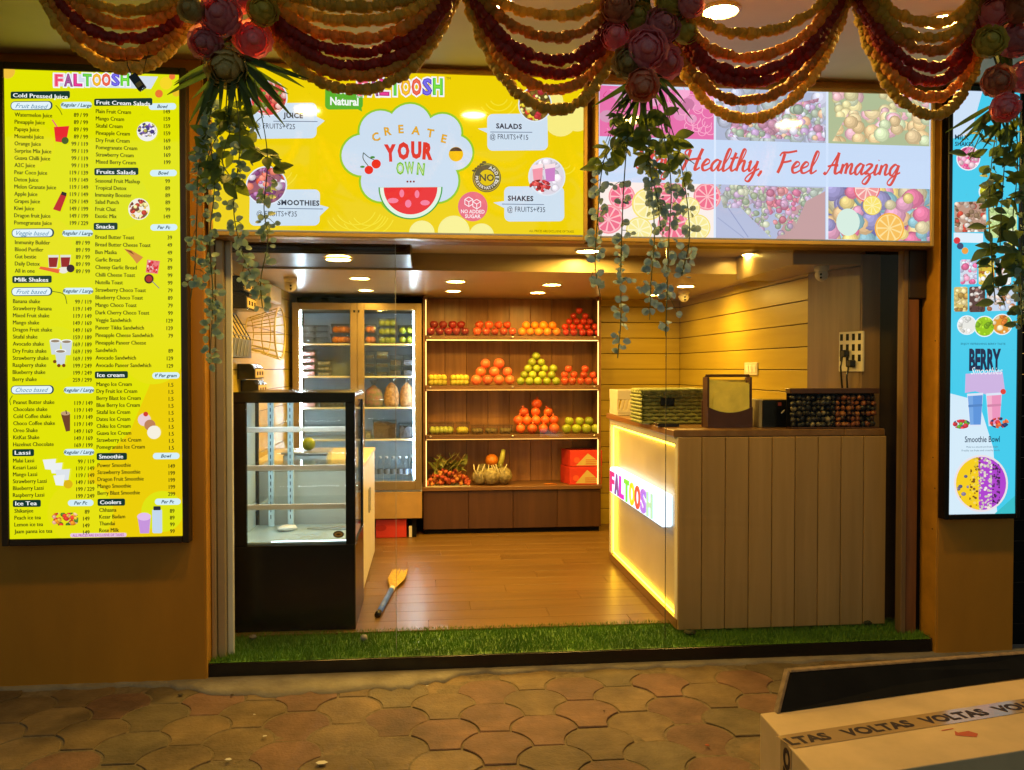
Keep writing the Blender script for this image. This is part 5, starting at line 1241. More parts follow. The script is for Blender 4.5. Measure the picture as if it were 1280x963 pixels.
# lettered sign
plate = emit('sign_white_acrylic', (0.60, 0.80, 1.0), 1.6)
sg_ = thing('counter_sign', (1.38, 5.5, .66), 'glowing white sign with rainbow letters FALTOOSH on the counter side', 'sign')
box('back_plate', plate, 1.372, 1.4415, 4.84, 6.26, .655, .850, sg_, .01)
cols = [(0.85, .03, .22), (.22, .08, .30), (.62, .03, .55), (.22, .72, .05), (.95, .68, .02), (.90, .10, .05), (.42, .20, .85), (.45, .75, .50)]
for i, ch in enumerate('FALTOOSH'):
    c = bpy.data.curves.new('t', 'FONT'); c.body = ch; c.size = 1; c.extrude = .02; c.offset = .035; c.resolution_u = 4
    o = bpy.data.objects.new('t', c); me = o.to_mesh()
    vs = [v.co.copy() for v in me.vertices]; fs = [tuple(p.vertices) for p in me.polygons]; o.to_mesh_clear(); bpy.data.objects.remove(o); bpy.data.curves.remove(c)
    xa, xb = min(v.x for v in vs), max(v.x for v in vs); H_ = .150 / .74; w = .132
    yl = 6.215 - i * .152
    MB().add([(1.366 - v.z * .2, yl - (v.x - xa) / (xb - xa) * w, .680 + v.y * H_) for v in vs], fs).build('letter', emit('letter_%d' % i, cols[i], .9, 'NONE'), sg_)
# ------------------------------------------------------------------ things on the counter
t = thing('plastic_crate', (1.54, 6.0, KT), 'small white plastic crate with slanted slots on the counter', 'crate')
cw = pm('crate_white', (0.60, 0.55, 0.42), .45, .06); ccx0, ccx1, ccy = 1.395, 1.66, 6.10
box('crate_floor', cw, ccx0, ccx1, ccy, ccy + .28, KT + .001, KT + .012, t, .002)
box('crate_side', cw, ccx0, ccx0 + .012, ccy + .0125, ccy + .2675, KT + .0125, KT + .19, t, .002); box('crate_side', cw, ccx1 - .012, ccx1, ccy + .0125, ccy + .2675, KT + .0125, KT + .19, t, .002)
for yy in (ccy, ccy + .268):
    box('crate_end', cw, ccx0, ccx1, yy, yy + .012, KT + .12, KT + .19, t, .002); box('crate_end', cw, ccx0, ccx1, yy, yy + .012, KT + .0125, KT + .035, t, .002)
    for k in range(9):
        x = ccx0 + .02 + k * .029; MB().prism([(x, yy, KT + .0355), (x + .014, yy, KT + .0355), (x + .034, yy, KT + .1195), (x + .020, yy, KT + .1195)], (0, .011, 0)).build('slat', cw, t)
t = thing('document_tray', (1.8, 5.9, KT), 'pile of grey papers and clear boxes behind the green basket', 'paper pile')
box('tray', M['white_plastic'], 1.72, 2.05, 5.75, 6.05, KT + .001, KT + .16, t, .004)
for k in range(4): box('sheet', pm('sheet_%d' % k, (0.5 - k * .06, .45 - k * .05, .33), .7), 1.70 + .02 * k, 2.06 - .03 * k, 5.73 + .01 * k, 6.03, KT + .1605 + k * .012, KT + .170 + k * .012, t, .001)
# woven basket
t = thing('woven_basket', (1.54, 5.3, KT), 'green woven basket with a black handle slot on the counter', 'basket')
gw = pm('green_weave', (0.25, 0.27, 0.07), .6, .35, 30, bump=.2); bx0, bx1, by0, by1, bh = aty(804, 520, 5.17).x, aty(884, 520, 5.17).x, 5.17, 5.45, .205
box('inner_lining', pm('basket_core', (0.07, 0.08, 0.02), .8), bx0 + .014, bx1 - .014, by0 + .014, by1 - .014, KT + .002, KT + bh - .02, t, 0)
NR = 9
for k in range(NR):
    z = KT + .012 + k * (bh - .02) / (NR - 1); pts = []; n = 26
    per = [(bx0 + (bx1 - bx0) * i / 12, by0, 0, -1) for i in range(12)] + [(bx1, by0 + (by1 - by0) * i / 8, 1, 0) for i in range(8)] + [(bx1 - (bx1 - bx0) * i / 12, by1, 0, 1) for i in range(12)] + [(bx0, by1 - (by1 - by0) * i / 8, -1, 0) for i in range(8)]
    for i, (x, y, nx, ny) in enumerate(per + [per[0]]):
        o_ = .009 * (1 if (i + k) % 2 else -1); pts.append((x + nx * o_, y + ny * o_, z))
    MB().tube(pts, .0115, 6, caps=False).build('weave_strand', gw, t, smooth=True)
for i in range(1, 12):
    x = bx0 + (bx1 - bx0) * i / 12; box('stake', gw, x - .006, x + .006, by0 - .004, by0 + .004, KT + .002, KT + bh, t, .002)
box('handle_slot', M['black'], bx0 + .105, bx0 + .195, by0 - .026, by0 - .019, KT + bh - .088, KT + bh - .038, t, .004)
MB().tube([(bx0, by0, KT + bh + .004), (bx1, by0, KT + bh + .004), (bx1, by1, KT + bh + .004), (bx0, by1, KT + bh + .004), (bx0, by0, KT + bh + .004)], .014, 7).build('rim', gw, t, smooth=True)
o = box('coaster', M['black'], aty(820, 535, 4.95).x, aty(846, 535, 4.95).x, 4.90, 5.0, KT + .001, KT + .022); o.name = 'card_reader'; tag(o, 'flat black card reader in front of the green basket', 'card reader')
# napkin holder
t = thing('napkin_holder', (1.8, 5.0, KT), 'dark brown wooden holder full of yellow green paper bags', 'paper holder')
hx0, hx1, hy = aty(885, 520, 4.80).x, aty(941, 520, 4.80).x, 4.80; hb = pm('dark_mahogany', (0.065, 0.024, 0.014), .35, .2, 8)
n = 14; top = [(hx1 - (hx1 - hx0) * i / n, hy, KT + .090 + .035 * (abs(2 * i / n - 1)) ** 2) for i in range(n + 1)]
MB().prism([(hx0, hy, KT + .001), (hx1, hy, KT + .001)] + top, (0, .012, 0)).build('front_panel', hb, t)
box('back_panel', hb, hx0, hx1, hy + .11, hy + .122, KT + .001, KT + .16, t, .002)
for x in (hx0, hx1 - .012): box('upright', hb, x, x + .012, hy + .0125, hy + .10, KT + .001, KT + (.30 if True else 0), t, .002)
MB().tube([(hx0 + .004, hy + .055, KT + .300), (hx0 + .004, hy + .055, KT + .308), (hx1 - .004, hy + .055, KT + .308), (hx1 - .004, hy + .055, KT + .300)], .009, 6).build('top_rail', hb, t)
pap = pm('yellow_paper', (0.80, 0.68, 0.13), .7, .12, 12); rr = random.Random(3)
for k in range(7):
    zt_ = KT + .262 + rr.uniform(-.012, .022); sl = rr.uniform(-.02, .02)
    MB().prism([(hx0 + .014 + k * .003, hy + .016 + k * .012, KT + .01), (hx1 - .014, hy + .016 + k * .012, KT + .01), (hx1 - .016, hy + .016 + k * .012, zt_ + sl), (hx0 + .016 + (.03 if k == 0 else 0), hy + .016 + k * .012, zt_ - sl - (.05 if k == 0 else 0))], (0, .003, 0)).build('paper_bag', pap, t)
# black box, jar rack
t = thing('black_box', (2.0, 4.85, KT), 'black card box with a pale side standing between the paper holder and the stone rack', 'box')
q0, q1 = aty(954, 520, 4.80).x, aty(998, 520, 4.80).x
box('box_body', M['black'], q0, q1, 4.80, 4.98, KT + .001, KT + .165, t, .003); box('pale_edge', pm('pale_card', (0.33, 0.27, 0.16), .6), q0 - .020, q0 - .001, 4.81, 4.95, KT + .001, KT + .165, t, .002); 
box('badge', pm('red_badge', (0.20, 0.03, 0.02), .5), q0 + .09, q0 + .11, 4.797, 4.7995, KT + .13, KT + .15, t, 0); MB().tube([(q0 + .11, 4.798, KT + .085), (q0 + .13, 4.798, KT + .105)], .003, 5).build('logo_stroke', M['white_plastic'], t)
t = thing('stone_rack', (2.3, 4.7, KT), 'dark rack of black and amber stones behind glass at the counter end', 'rack')
r0, r1 = 2.085, 2.62; ry0, ry1 = 4.660, 4.726
box('rack_back', M['black_matt'], r0, r1, ry1 - .006, ry1, KT + .001, KT + .205, t, 0); box('rack_top', M['dark_door'], r0 - .006, r1, ry0, ry1, KT + .2055, KT + .236, t, .003); box('rack_base', M['dark_door'], r0, r1, ry0, ry1 - .0065, KT + .001, KT + .010, t, .002)
box('rack_glass', M['glass_clear'], r0, r1, ry0 + .001, ry0 + .003, KT + .0105, KT + .205, t, 0)
rr = random.Random(9)
stone = [sphere_mesh('stone', pm('stone_%d' % i, c, .35, .4, 20), .02, .75, 7) for i, c in enumerate(((0.02, 0.016, 0.012), (0.05, 0.04, 0.03), (0.22, 0.17, 0.10), (0.22, 0.06, 0.015), (0.34, 0.12, 0.03), (0.06, 0.02, 0.01)))]
for i in range(17):
    for k in range(6):
        x = r0 + .025 + i * (r1 - r0 - .05) / 16; am = i >= 9
        place(stone[rr.choice((3, 4, 3, 5)) if am and i < 14 else (rr.choice((3, 5, 0, 5)) if am else rr.choice((0, 0, 1, 0, 1, 2)))], 'stone', (x + rr.uniform(-.006, .006), ry0 + .028 + rr.uniform(-.006, .008), KT + .026 + k * .031 + rr.uniform(-.004, .004)), (rr.random() * 3, rr.random() * 3, rr.random() * 3), rr.uniform(.75, 1.05), t)

# ------------------------------------------------------------------ wall fittings
wp = pm('switch_plate', (0.66, 0.60, 0.46), .4, .03)
t = thing('socket_board', (2.41, 4.82, 1.7), 'white multi-socket board with two black plugs on the dark panel', 'socket board')
_yk = lambda px: (2.412 + SPL * 5.157) / (_ray(px, 440).x / _ray(px, 440).y + SPL)
ya, yb2 = _yk(1081), _yk(1051); za, zb_ = 1.6 + (460 - 465) / 1050 * 4.85, 1.6 + (460 - 413) / 1050 * 4.85
box('plate', wp, 2.398, 2.4115, ya, yb2, za, zb_, t, .003)
for r in range(3):
    for c in range(4):
        yy = ya + (yb2 - ya) * (c + .5) / 4; zz = za + (zb_ - za) * (.86 - r * .26)
        box('socket_slot', M['black_matt'], 2.3965, 2.3978, yy - .010, yy + .010, zz - .020, zz + .020, t, 0)
for yy, zz in ((ya + (yb2 - ya) * .62, za + (zb_ - za) * .45), (ya + (yb2 - ya) * .36, za + (zb_ - za) * .2)):
    pl = box('plug', M['black'], 2.362, 2.396, yy - .022, yy + .022, zz - .022, zz + .022, t, .006)
    MB().tube([(2.366, yy, zz - .02), (2.360, yy + .005, zz - .08), (2.37, yy + .01, zz - .16), (2.385, yy + .01, zz - .30)], .005, 6).build('cable', M['black'], pl, smooth=True)
for o in [c for c in t.children] + [g for c in t.children for g in c.children]:      # seat the board on the turned panel
    for v in o.data.vertices: v.co.x += SPL * (5.157 - v.co.y)
t.location = (2.412 + SPL * (5.157 - 4.9), 4.9, 1.6)
for c in t.children: c.matrix_parent_inverse = Matrix.Translation(t.location).inverted()
t = thing('switch_plate', (2.42, 6.15, 1.6), 'small cream switch plate on the plank wall', 'switch')
ya, yb2 = atx(948, 460, 2.42).y, atx(932, 460, 2.42).y
box('plate', wp, 2.409, 2.4195, ya, yb2, 1.545, 1.64, t, .003)
for c in range(3): box('rocker', M['white_plastic'], 2.4055, 2.4088, ya + .02 + c * (yb2 - ya - .04) / 3, ya + .008 + (c + 1) * (yb2 - ya - .04) / 3, 1.565, 1.62, t, .001)
def dome(p, r, label, face):
    t = thing('security_camera', p, label, 'camera'); cam_w = pm('camera_white', (0.70, 0.66, 0.56), .35, .03) if 'camera_white' not in bpy.data.materials else bpy.data.materials['camera_white']
    MB().lathe([(r * .95, 0), (r * .95, -r * .5), (r * .8, -r * .7), (r * .2, -r * .75)], 18, p).build('mount', cam_w, t, smooth=True)
    c = Vector(p) + Vector((0, 0, -r * 1.15))
    mb = MB().lathe([(r * .85 * math.cos(a), r * .85 * math.sin(a)) for a in [(-90 + 18 * i) * math.pi / 180 for i in range(11)]], 16, c, close=False); mb.build('ball', cam_w, t, smooth=True)
    f = Vector(face).normalized()
    for s in (-.22, .22):
        q = c + f * r * .84 + Vector((0, 0, s * r))
        MB().tube([q, q + f * r * .08], r * .15, 10).build('lens', M['black'], t)
p = atz(363, 347, 2.2495); dome((p.x, p.y, 2.2495), .052, 'white dome security camera hanging beside the cooler top', (.2, -1, -.35))
p = atz(855, 363, 2.2495); dome((p.x, p.y, 2.2495), .05, 'cream dome security camera hanging over the counter back', (-.1, -1, -.35))
dome((2.33, 4.80, 2.2045), .045, 'small dark dome camera under the bulkhead near the right glass', (-.6, -1, -.3))
o = box('junction_box', M['white_plastic'], -1.1985, -1.15, atx(337, 357, -1.16).y, atx(350, 357, -1.16).y, 2.10, 2.22, bevel=.005); tag(o, 'white plastic junction box high on the left wall', 'junction box')
# wire racks and boxes on the left wall
wy = lambda px: atx(px, 430, -1.17).y
ywire = pm('yellow_wire', (0.52, 0.40, 0.03), .4, .1); bwire = pm('black_wire', (0.015, 0.015, 0.018), .4, .1)
t = thing('wire_basket', (-1.15, 6.2, 1.75), 'round yellow wire basket hanging on the left wall', 'wire basket')
cy0 = atx(350, 418, -.985).y; cz0 = 1.6 + (460 - 418) / 1050 * cy0
for q, (dx, s) in enumerate(((0.21, 1.0), (.12, .80), (.012, .62))):
    MB().tube([(-1.195 + dx, cy0 + .20 * s * math.cos(a), cz0 + .175 * s * math.sin(a)) for a in [i * math.pi / 12 for i in range(25)]], .006 if q == 0 else .004, 5, caps=False).build('hoop', ywire, t, smooth=True)
for i in range(16):
    a = i * math.pi / 8; MB().tube([(-1.195 + .21, cy0 + .20 * math.cos(a), cz0 + .175 * math.sin(a)), (-1.19 + .012, cy0 + .124 * math.cos(a), cz0 + .108 * math.sin(a))], .0035, 4).build('spoke', ywire, t)
for s in (-1, 1): MB().tube([(-1.185, cy0 - .5, cz0 + s * .13), (-1.10, cy0, cz0 + s * .13)], .004, 4).build('rail', ywire, t)
t = thing('wire_basket', (-1.1, 5.2, 1.7), 'black wire basket with a dark tray hanging on the left wall', 'wire basket')
y0, y1 = 4.76, 5.40; zz0, zz1 = 1.6 + (460 - 447) / 1050 * 4.9, 1.6 + (460 - 423) / 1050 * 4.9
for (a, b_, c, d) in ((-1.195, -1.10, y0, y0 + .006), (-1.195, -1.10, y1 - .006, y1), (-1.106, -1.10, y0 + .0062, y1 - .0062)): box('tray_wall', pm('dark_slate', (0.05, 0.055, 0.065), .5) if 'dark_slate' not in bpy.data.materials else bpy.data.materials['dark_slate'], a, b_, c, d, zz0, zz1, t, .001)
box('tray_floor', bpy.data.materials['dark_slate'], -1.195, -1.107, y0 + .007, y1 - .007, zz0, zz0 + .006, t, 0)
for i in range(7): yy = y0 + .01 + i * (y1 - y0 - .02) / 6; MB().tube([(-1.102, yy, zz1), (-1.11, yy, zz1 + .02), (-1.19, yy, zz1 + .16)], .004, 4).build('wire', bwire, t)
for i in range(6): MB().tube([(-1.097, y0 + .02 + i * .095, zz0 + .01), (-1.097, y0 + .085 + i * .095, zz1 - .01)], .003, 4).build('brace', pm('grey_wire', (0.2, 0.2, 0.22), .4) if i == 0 else bpy.data.materials['grey_wire'], t)
MB().tube([(-1.11, y0, zz1 + .02), (-1.11, y1, zz1 + .02)], .004, 4).build('wire', bwire, t); MB().tube([(-1.19, y0, zz1 + .16), (-1.19, y1, zz1 + .16)], .004, 4).build('wire', bwire, t)
ybx = pm('yellow_pack', (0.55, 0.38, 0.04), .5, .1); 
def wallbox(px, py0, py1, label, tilt):
    yy = atx(px, 430, -1.10).y; z0_, z1_ = 1.6 + (460 - py1) / 1050 * yy, 1.6 + (460 - py0) / 1050 * yy
    t = thing('wall_box', (-1.1, yy, z0_), label, 'box')
    h = z1_ - z0_
    mb = MB().prism([(-1.198, yy, z0_), (-1.09, yy, z0_), (-1.09, yy, z0_ + h * .7), (-1.12, yy, z1_), (-1.198, yy, z1_)], (0, .30, 0)); mb.build('casing', M['black'], t, bevel=.003)
    box('yellow_face', ybx, -1.0895, -1.086, yy + .02, yy + .28, z0_ + .01, z0_ + h * .66, t, .001)
    for i in range(3): box('print_bar', M['black'], -1.0855, -1.0845, yy + .05 + i * .08, yy + .09 + i * .08, z0_ + h * .25, z0_ + h * .5, t, 0)
wallbox(306, 367, 388, 'black and yellow box on the left wall just above the wire basket', 0)
wallbox(303, 348, 366, 'topmost black and yellow box on the left wall', 0)
wallbox(316, 455, 474, 'black and yellow box on the left wall below the wire basket', 0)
wallbox(320, 475, 494, 'lowest black and yellow box on the left wall near the display case', 0)

# ------------------------------------------------------------------ floor: broom
a, b_, c = atz(472, 769, .118), atz(489, 738, .118), atz(500, 716, .118)
t = thing('hand_broom', a, 'short broom with blue handle and yellow bristles lying on the floor', 'broom')
dr = (b_ - a).normalized()
MB().tube([a, a + dr * .05], .020, 10).build('end_cap', M['black'], t, smooth=True)
MB().tube([a + dr * .051, b_], .018, 10).build('handle', pm('blue_handle', (0.04, 0.13, 0.70), .35, .2, 20), t, smooth=True)
MB().tube([b_, b_ + dr * .05], .020, 10).build('collar', M['white_plastic'], t)
rr = random.Random(5); mb = MB(); side = Vector((dr.y, -dr.x, 0))
for i in range(150):
    s = rr.uniform(-1, 1); e = c + side * s * .055 + Vector((0, 0, rr.uniform(-.014, .03))) + dr * rr.uniform(-.06, .03); m_ = (b_ + dr * .05 + e) / 2 + side * s * .03
    mb.tube([b_ + dr * .045 + side * s * .012, m_ + Vector((0, 0, .006)), e], [.003, .003, .0015], 3, caps=False)
tag(mb.build('bristles', pm('straw_bristle', (0.50, 0.33, 0.06), .7, .3, 30), t), kind='stuff')
# ------------------------------------------------------------------ artificial grass on the step
rr = random.Random(21)
gm = pm('artificial_grass_blade', (0.125, 0.270, 0.014), .55, scale=5, col2=(0.07, 0.165, 0.010))
mb = MB(); V = []; Fc = []
GX0, GX1, GY0, GY1 = -1.118, 2.790, 4.402, 4.835
mb.add([(GX0, GY0, .0885), (GX1, GY0, .0885), (GX1, GY1, .0885), (GX0, GY1, .0885)], [(0, 1, 2, 3)])
for i in range(30000):
    x, y = rr.uniform(GX0, GX1), rr.uniform(GY0, GY1); edge = y < GY0 + .02
    h = rr.uniform(.016, .032); a = rr.uniform(0, 6.283); w = .0022; lean = rr.uniform(.1, .9) * h
    dx, dy = math.cos(a) * w, math.sin(a) * w
    tx, ty = x + rr.uniform(-1, 1) * lean, y + (rr.uniform(-1, .3) if edge else rr.uniform(-1, 1)) * lean
    mb.add([(x - dx, y - dy, .0886), (x + dx, y + dy, .0886), (tx, ty, .0886 + h)], [(0, 1, 2)])
g = mb.build('artificial_grass', gm); tag(g, 'bright green artificial grass strip laid on the shop step', 'grass', kind='stuff')
# stone and dark clump on the grass
def lump(name, mat, p, r, sq, seed, label, cat):
    me = sphere_mesh(name, mat, r, sq, 10); q = random.Random(seed)
    me.vertices.foreach_set('co', [c * (1 + q.uniform(-.16, .16)) for v in me.vertices for c in v.co])
    return tag(place(me, name, p), label, cat)
p = atz(455, 801, .10); lump('stone', pm('grey_stone', (0.30, 0.26, 0.20), .8, .2, 20), (p.x, p.y, .118), .020, .8, 1, 'small grey stone lying on the grass in front of the display case', 'stone')
p = atz(316, 800, .10); lump('stone', pm('dark_stone', (0.16, 0.13, 0.09), .8, .2, 20), (p.x, p.y, .116), .022, .6, 2, 'flat brown stone on the grass near the left jamb', 'stone')
p = atz(862, 793, .10); lump('leaf_clump', pm('dry_clump', (0.02, 0.025, 0.008), .9, .2, 20), (p.x, p.y, .112), .035, .4, 3, 'dark clump on the grass at the counter corner', 'debris')
p = atz(1083, 781, .10); lump('leaf_clump', bpy.data.materials['dry_clump'], (p.x, p.y, .114), .028, .6, 4, 'dark clump on the grass at the right end of the counter', 'debris')
# paper scraps and stains on the pavement
scr = pm('paper_scrap', (0.62, 0.58, 0.50), .8, .05)
for i, (px, py, s) in enumerate(((402, 953, 1.4), (331, 920, .7), (285, 949, .8), (534, 857, .5), (318, 893, .4))):
    p = atz(px, py, .012); q = random.Random(i); n = 6
    pts = [(p.x + (.013 * s) * (1 + .5 * q.random()) * math.cos(a * 1.047), p.y + (.010 * s) * (1 + .5 * q.random()) * math.sin(a * 1.047), .009 + .003 * q.random()) for a in range(n)]
    o = MB().prism(pts, (0, 0, .0012)).build('paper_scrap', scr); tag(o, ['largest white paper scrap near the bottom of the pavement', 'white paper scrap on a sand paver at left', 'torn white scrap at the bottom left of the pavement', 'tiny white speck near the cement strip', 'small white scrap on a rose paver at left'][i], 'paper scrap')
for i, (px, py) in enumerate(((755, 888), (884, 931), (226, 868), (290, 868))):
    p = atz(px, py, .01); o = lump('leaf_litter', pm('litter_%d' % i, ((0.10, 0.05, 0.03), (0.30, 0.07, 0.03), (0.05, 0.035, 0.02), (0.05, 0.03, 0.02))[i], .9), (p.x, p.y, .008), (.006, .010, .014, .009)[i], .25, i, ['tiny dark pebble on the pavement below the grass', 'small rusty red chip on the pavement left of the carton', 'dark grit patch at the foot of the menu pillar', 'dark grit lump beside the cement strip'][i], 'debris')

# ------------------------------------------------------------------ carton and board at the right
ZT = .42
A, Bk, Cn, Bn = Vector((1.126, 2.747)), Vector((2.46, 2.995)), Vector((2.45, 2.512)), Vector((1.112, 2.268))
t = thing('cardboard_carton', (1.8, 2.6, 0.003), 'large brown cardboard carton sealed with lettered tape on the pavement', 'carton')
car = MB().prism([(*Bn, .004), (*Cn, .004), (*Bk, .004), (*A, .004)], (0, 0, ZT - .004)).build('carton', M['card'], t, bevel=.004, seg=2)
ang = math.radians(11.6); U = Vector((math.cos(ang), math.sin(ang))); Vv = Vector((-U.y, U.x))
e0 = Vector((1.1195, 2.495))
flap = MB().add([(*(e0 + U * s - Vv * .0 + Vv * w), ZT + .0006) for s, w in ((.0, .026), (1.36, .026), (1.36, .029), (.0, .029))], [(0, 1, 2, 3)]).build('flap_seam', pm('seam_shadow', (0.10, 0.06, 0.03), .9), t)
tape_m, nt, pb = new_mat('packing_tape'); pb.inputs['Base Color'].default_value = (0.42, 0.28, 0.13, 1); pb.inputs['Roughness'].default_value = .12
MB().add([(*(e0 + U * s + Vv * w), ZT + .0013) for s, w in ((.002, -.018), (1.36, -.018), (1.36, .074), (.002, .074))] + [(e0.x - .0006 - .002 * k * 0, (e0 + Vv * w).y, ZT + .001 - h) for k, (w, h) in enumerate(((-.018, .16), (.074, .16)))], [(0, 1, 2, 3)]).build('tape', tape_m, t)
lx = lambda y: Bn.x + (A.x - Bn.x) * (y - Bn.y) / (A.y - Bn.y) - .0012
MB().add([(lx(2.478), 2.478, ZT - .002), (lx(2.565), 2.565, ZT - .002), (lx(2.565), 2.565, ZT - .17), (lx(2.478), 2.478, ZT - .17)], [(0, 1, 2, 3)]).build('tape', tape_m, t)
def tape_word(word, s0, length, cut=0, name='tape_lettering'):
    vs, fs, x0, x1 = glyphs(word, .045, 0, 3, 1.0)
    k = length / (x1 - x0); mb = MB()
    mb.add([(*(e0 + U * (s0 + (v[0] - x0) * k) + Vv * (.004 + v[1] * .066)), ZT + .0020) for v in vs], fs, (0.030, 0.014, 0.012)); tag(mb.build(name, M['print_flat'], t), kind='stuff')
proj_s = lambda px, py: (Vector(atz(px, py, ZT)[:2]) - e0).dot(U)
tape_word('LTAS', .008, proj_s(1038, 922) - .008); 
s1 = proj_s(1056, 919); s2 = proj_s(1157, 905); pitch = s2 - s1
for k in range(4): tape_word('VOLTAS', s1 + k * pitch, pitch * .86)
vs, fs, x0, x1 = glyphs('VO', .045, 0, 3, 1.0)
mb = MB().add([(lx(2.49) - .0006, 2.49 + v[1] * .066, ZT - .012 - (x1 - v[0]) * .085) for v in vs], fs, (0.030, 0.014, 0.012)); tag(mb.build('tape_lettering', M['print_flat'], t), kind='stuff')
ac = Vector(atz(1205, 918, ZT)[:2])
MB().add([(*(ac + U * a + Vv * b_), ZT + .001) for a, b_ in ((-.035, .0), (-.01, .028), (-.01, .014), (.032, .014), (.045, -.012), (.02, -.03), (-.012, -.014))], [tuple(range(7))], (0.50, 0.10, 0.03)).build('arrow_mark', M['print_flat'], t)
MB().add([(*(ac + U * a + Vv * b_), ZT + .001) for a, b_ in ((-.05, .038), (.0, .040), (.0, .046), (-.05, .044))], [tuple(range(4))], (0.50, 0.12, 0.04)).build('arrow_mark', M['print_flat'], t)
# black board standing on the carton
t = thing('board', (1.8, 2.85, ZT), 'black board with a worn wooden edge leaning on the cardboard carton', 'board')
d0 = A + U * .07 + Vector((0, -.02))
def bpt(s, h, th): 
    q = d0 + U * s + Vv * (.16 * h / .2 * .45 + th); return (q.x, q.y, ZT + .002 + h)
L_ = 1.36
BT = [aty(987, 841, 2.86), aty(1290, 817, 3.08)]
def bpt(s, h, th):
    f = s / L_; q0 = d0 + U * s; bot = Vector((q0.x, q0.y, ZT + .002)); top = BT[0].lerp(BT[1], f); k = h / (.185 + .02 * f); q = bot.lerp(top, k); return (q.x + Vv.x * th, q.y + Vv.y * th, q.z)
MB().add([bpt(0, 0, 0), bpt(L_, 0, 0), bpt(L_, .205, 0), bpt(.015, .185, 0), bpt(0, 0, .018), bpt(L_, 0, .018), bpt(L_, .205, .018), bpt(.015, .185, .018)], [(0, 1, 2, 3), (7, 6, 5, 4), (0, 4, 5, 1), (1, 5, 6, 2), (3, 7, 4, 0)]).build('panel', M['black_matt'], t)
edge_m = pm('raw_board_edge', (0.30, 0.20, 0.10), .8, scale=25, col2=(0.13, 0.08, 0.04), bump=.4, bscale=60)
MB().add([bpt(.0, .1855, -.003), bpt(L_, .2055, -.003), bpt(L_, .2055, .021), bpt(.0, .1855, .021), bpt(.0, .198, -.003), bpt(L_, .218, -.003), bpt(L_, .218, .021), bpt(.0, .198, .021)], [(0, 1, 5, 4), (4, 5, 6, 7), (3, 7, 6, 2), (0, 4, 7, 3), (1, 2, 6, 5), (0, 3, 2, 1)]).build('wooden_edge', edge_m, t, bevel=.002)
MB().add([bpt(-.012, -.001, -.002), bpt(-.001, -.001, -.002), bpt(-.001, .185, -.002), bpt(-.012, .197, -.002), bpt(-.012, -.001, .02), bpt(-.001, -.001, .02), bpt(-.001, .185, .02), bpt(-.012, .197, .02)], [(0, 1, 2, 3), (7, 6, 5, 4), (0, 3, 7, 4), (1, 5, 6, 2), (3, 2, 6, 7), (0, 4, 5, 1)]).build('end_edge', edge_m, t)

# ------------------------------------------------------------------ garlands, bouquets, vines
GYP = 3.20
def leafy(name, col, col2, trans=.35, rough=.5, scale=12, objrand=.2):
    m = pm(name, col, rough, scale=scale, col2=col2, objrand=objrand); nt = m.node_tree; N = nt.nodes; L = nt.links
    pb = N['Principled BSDF']; tr = N.new('ShaderNodeBsdfTranslucent'); mx = N.new('ShaderNodeMixShader'); mx.inputs[0].default_value = trans
    src = pb.inputs['Base Color'].links[0].from_socket; L.new(src, tr.inputs[0]); L.new(pb.outputs[0], mx.inputs[1]); L.new(tr.outputs[0], mx.inputs[2]); L.new(mx.outputs[0], N['Material Output'].inputs[0])
    return m
GM = {'o': leafy('marigold_olive', (0.82, 0.58, 0.07), (0.66, 0.44, 0.05), .4), 'g': leafy('marigold_orange', (0.76, 0.36, 0.035), (0.60, 0.24, 0.022), .4), 'r': leafy('marigold_red', (0.46, 0.036, 0.018), (0.30, 0.020, 0.011), .4)}
def ico(seed, r=1.0):
    bm = bmesh.new(); bmesh.ops.create_icosphere(bm, subdivisions=2, radius=r); q = random.Random(seed)
    vs = [tuple(v.co * q.uniform(.86, 1.10)) for v in bm.verts]; fs = [tuple(v.index for v in f.verts) for f in bm.faces]; bm.free(); return vs, fs
ICO = [ico(i) for i in range(5)]
swags = [  # left end x, right end x, bottom centre x, bottoms from lowest string up (photo pixels)
    (44, 262, 162, [85, 67, 49, 30, 14], 'the menu board'),
    (302, 579, 448, [112, 95, 83, 66, 48, 27, 8], 'the yellow sign logo'),
    (576, 792, 698, [137, 112, 93, 75, 47, 20], 'the salad photo'),
    (815, 1068, 930, [149, 126, 104, 91, 72, 42], 'the collage middle'),
    (1062, 1246, 1166, [144, 122, 102, 84, 64, 48, 29], 'the right collage end')]  # topmost string here is added to cover the canopy downlight behind it
colr = {5: 'ogrgo', 6: 'ogrrgo', 7: 'ogrrgoo'}
ordn = ['lowest', 'second lowest', 'third lowest', 'fourth lowest', 'fifth lowest', 'sixth lowest', 'topmost']
cname = {'o': 'olive yellow', 'g': 'orange', 'r': 'dark red'}
rr = random.Random(33)
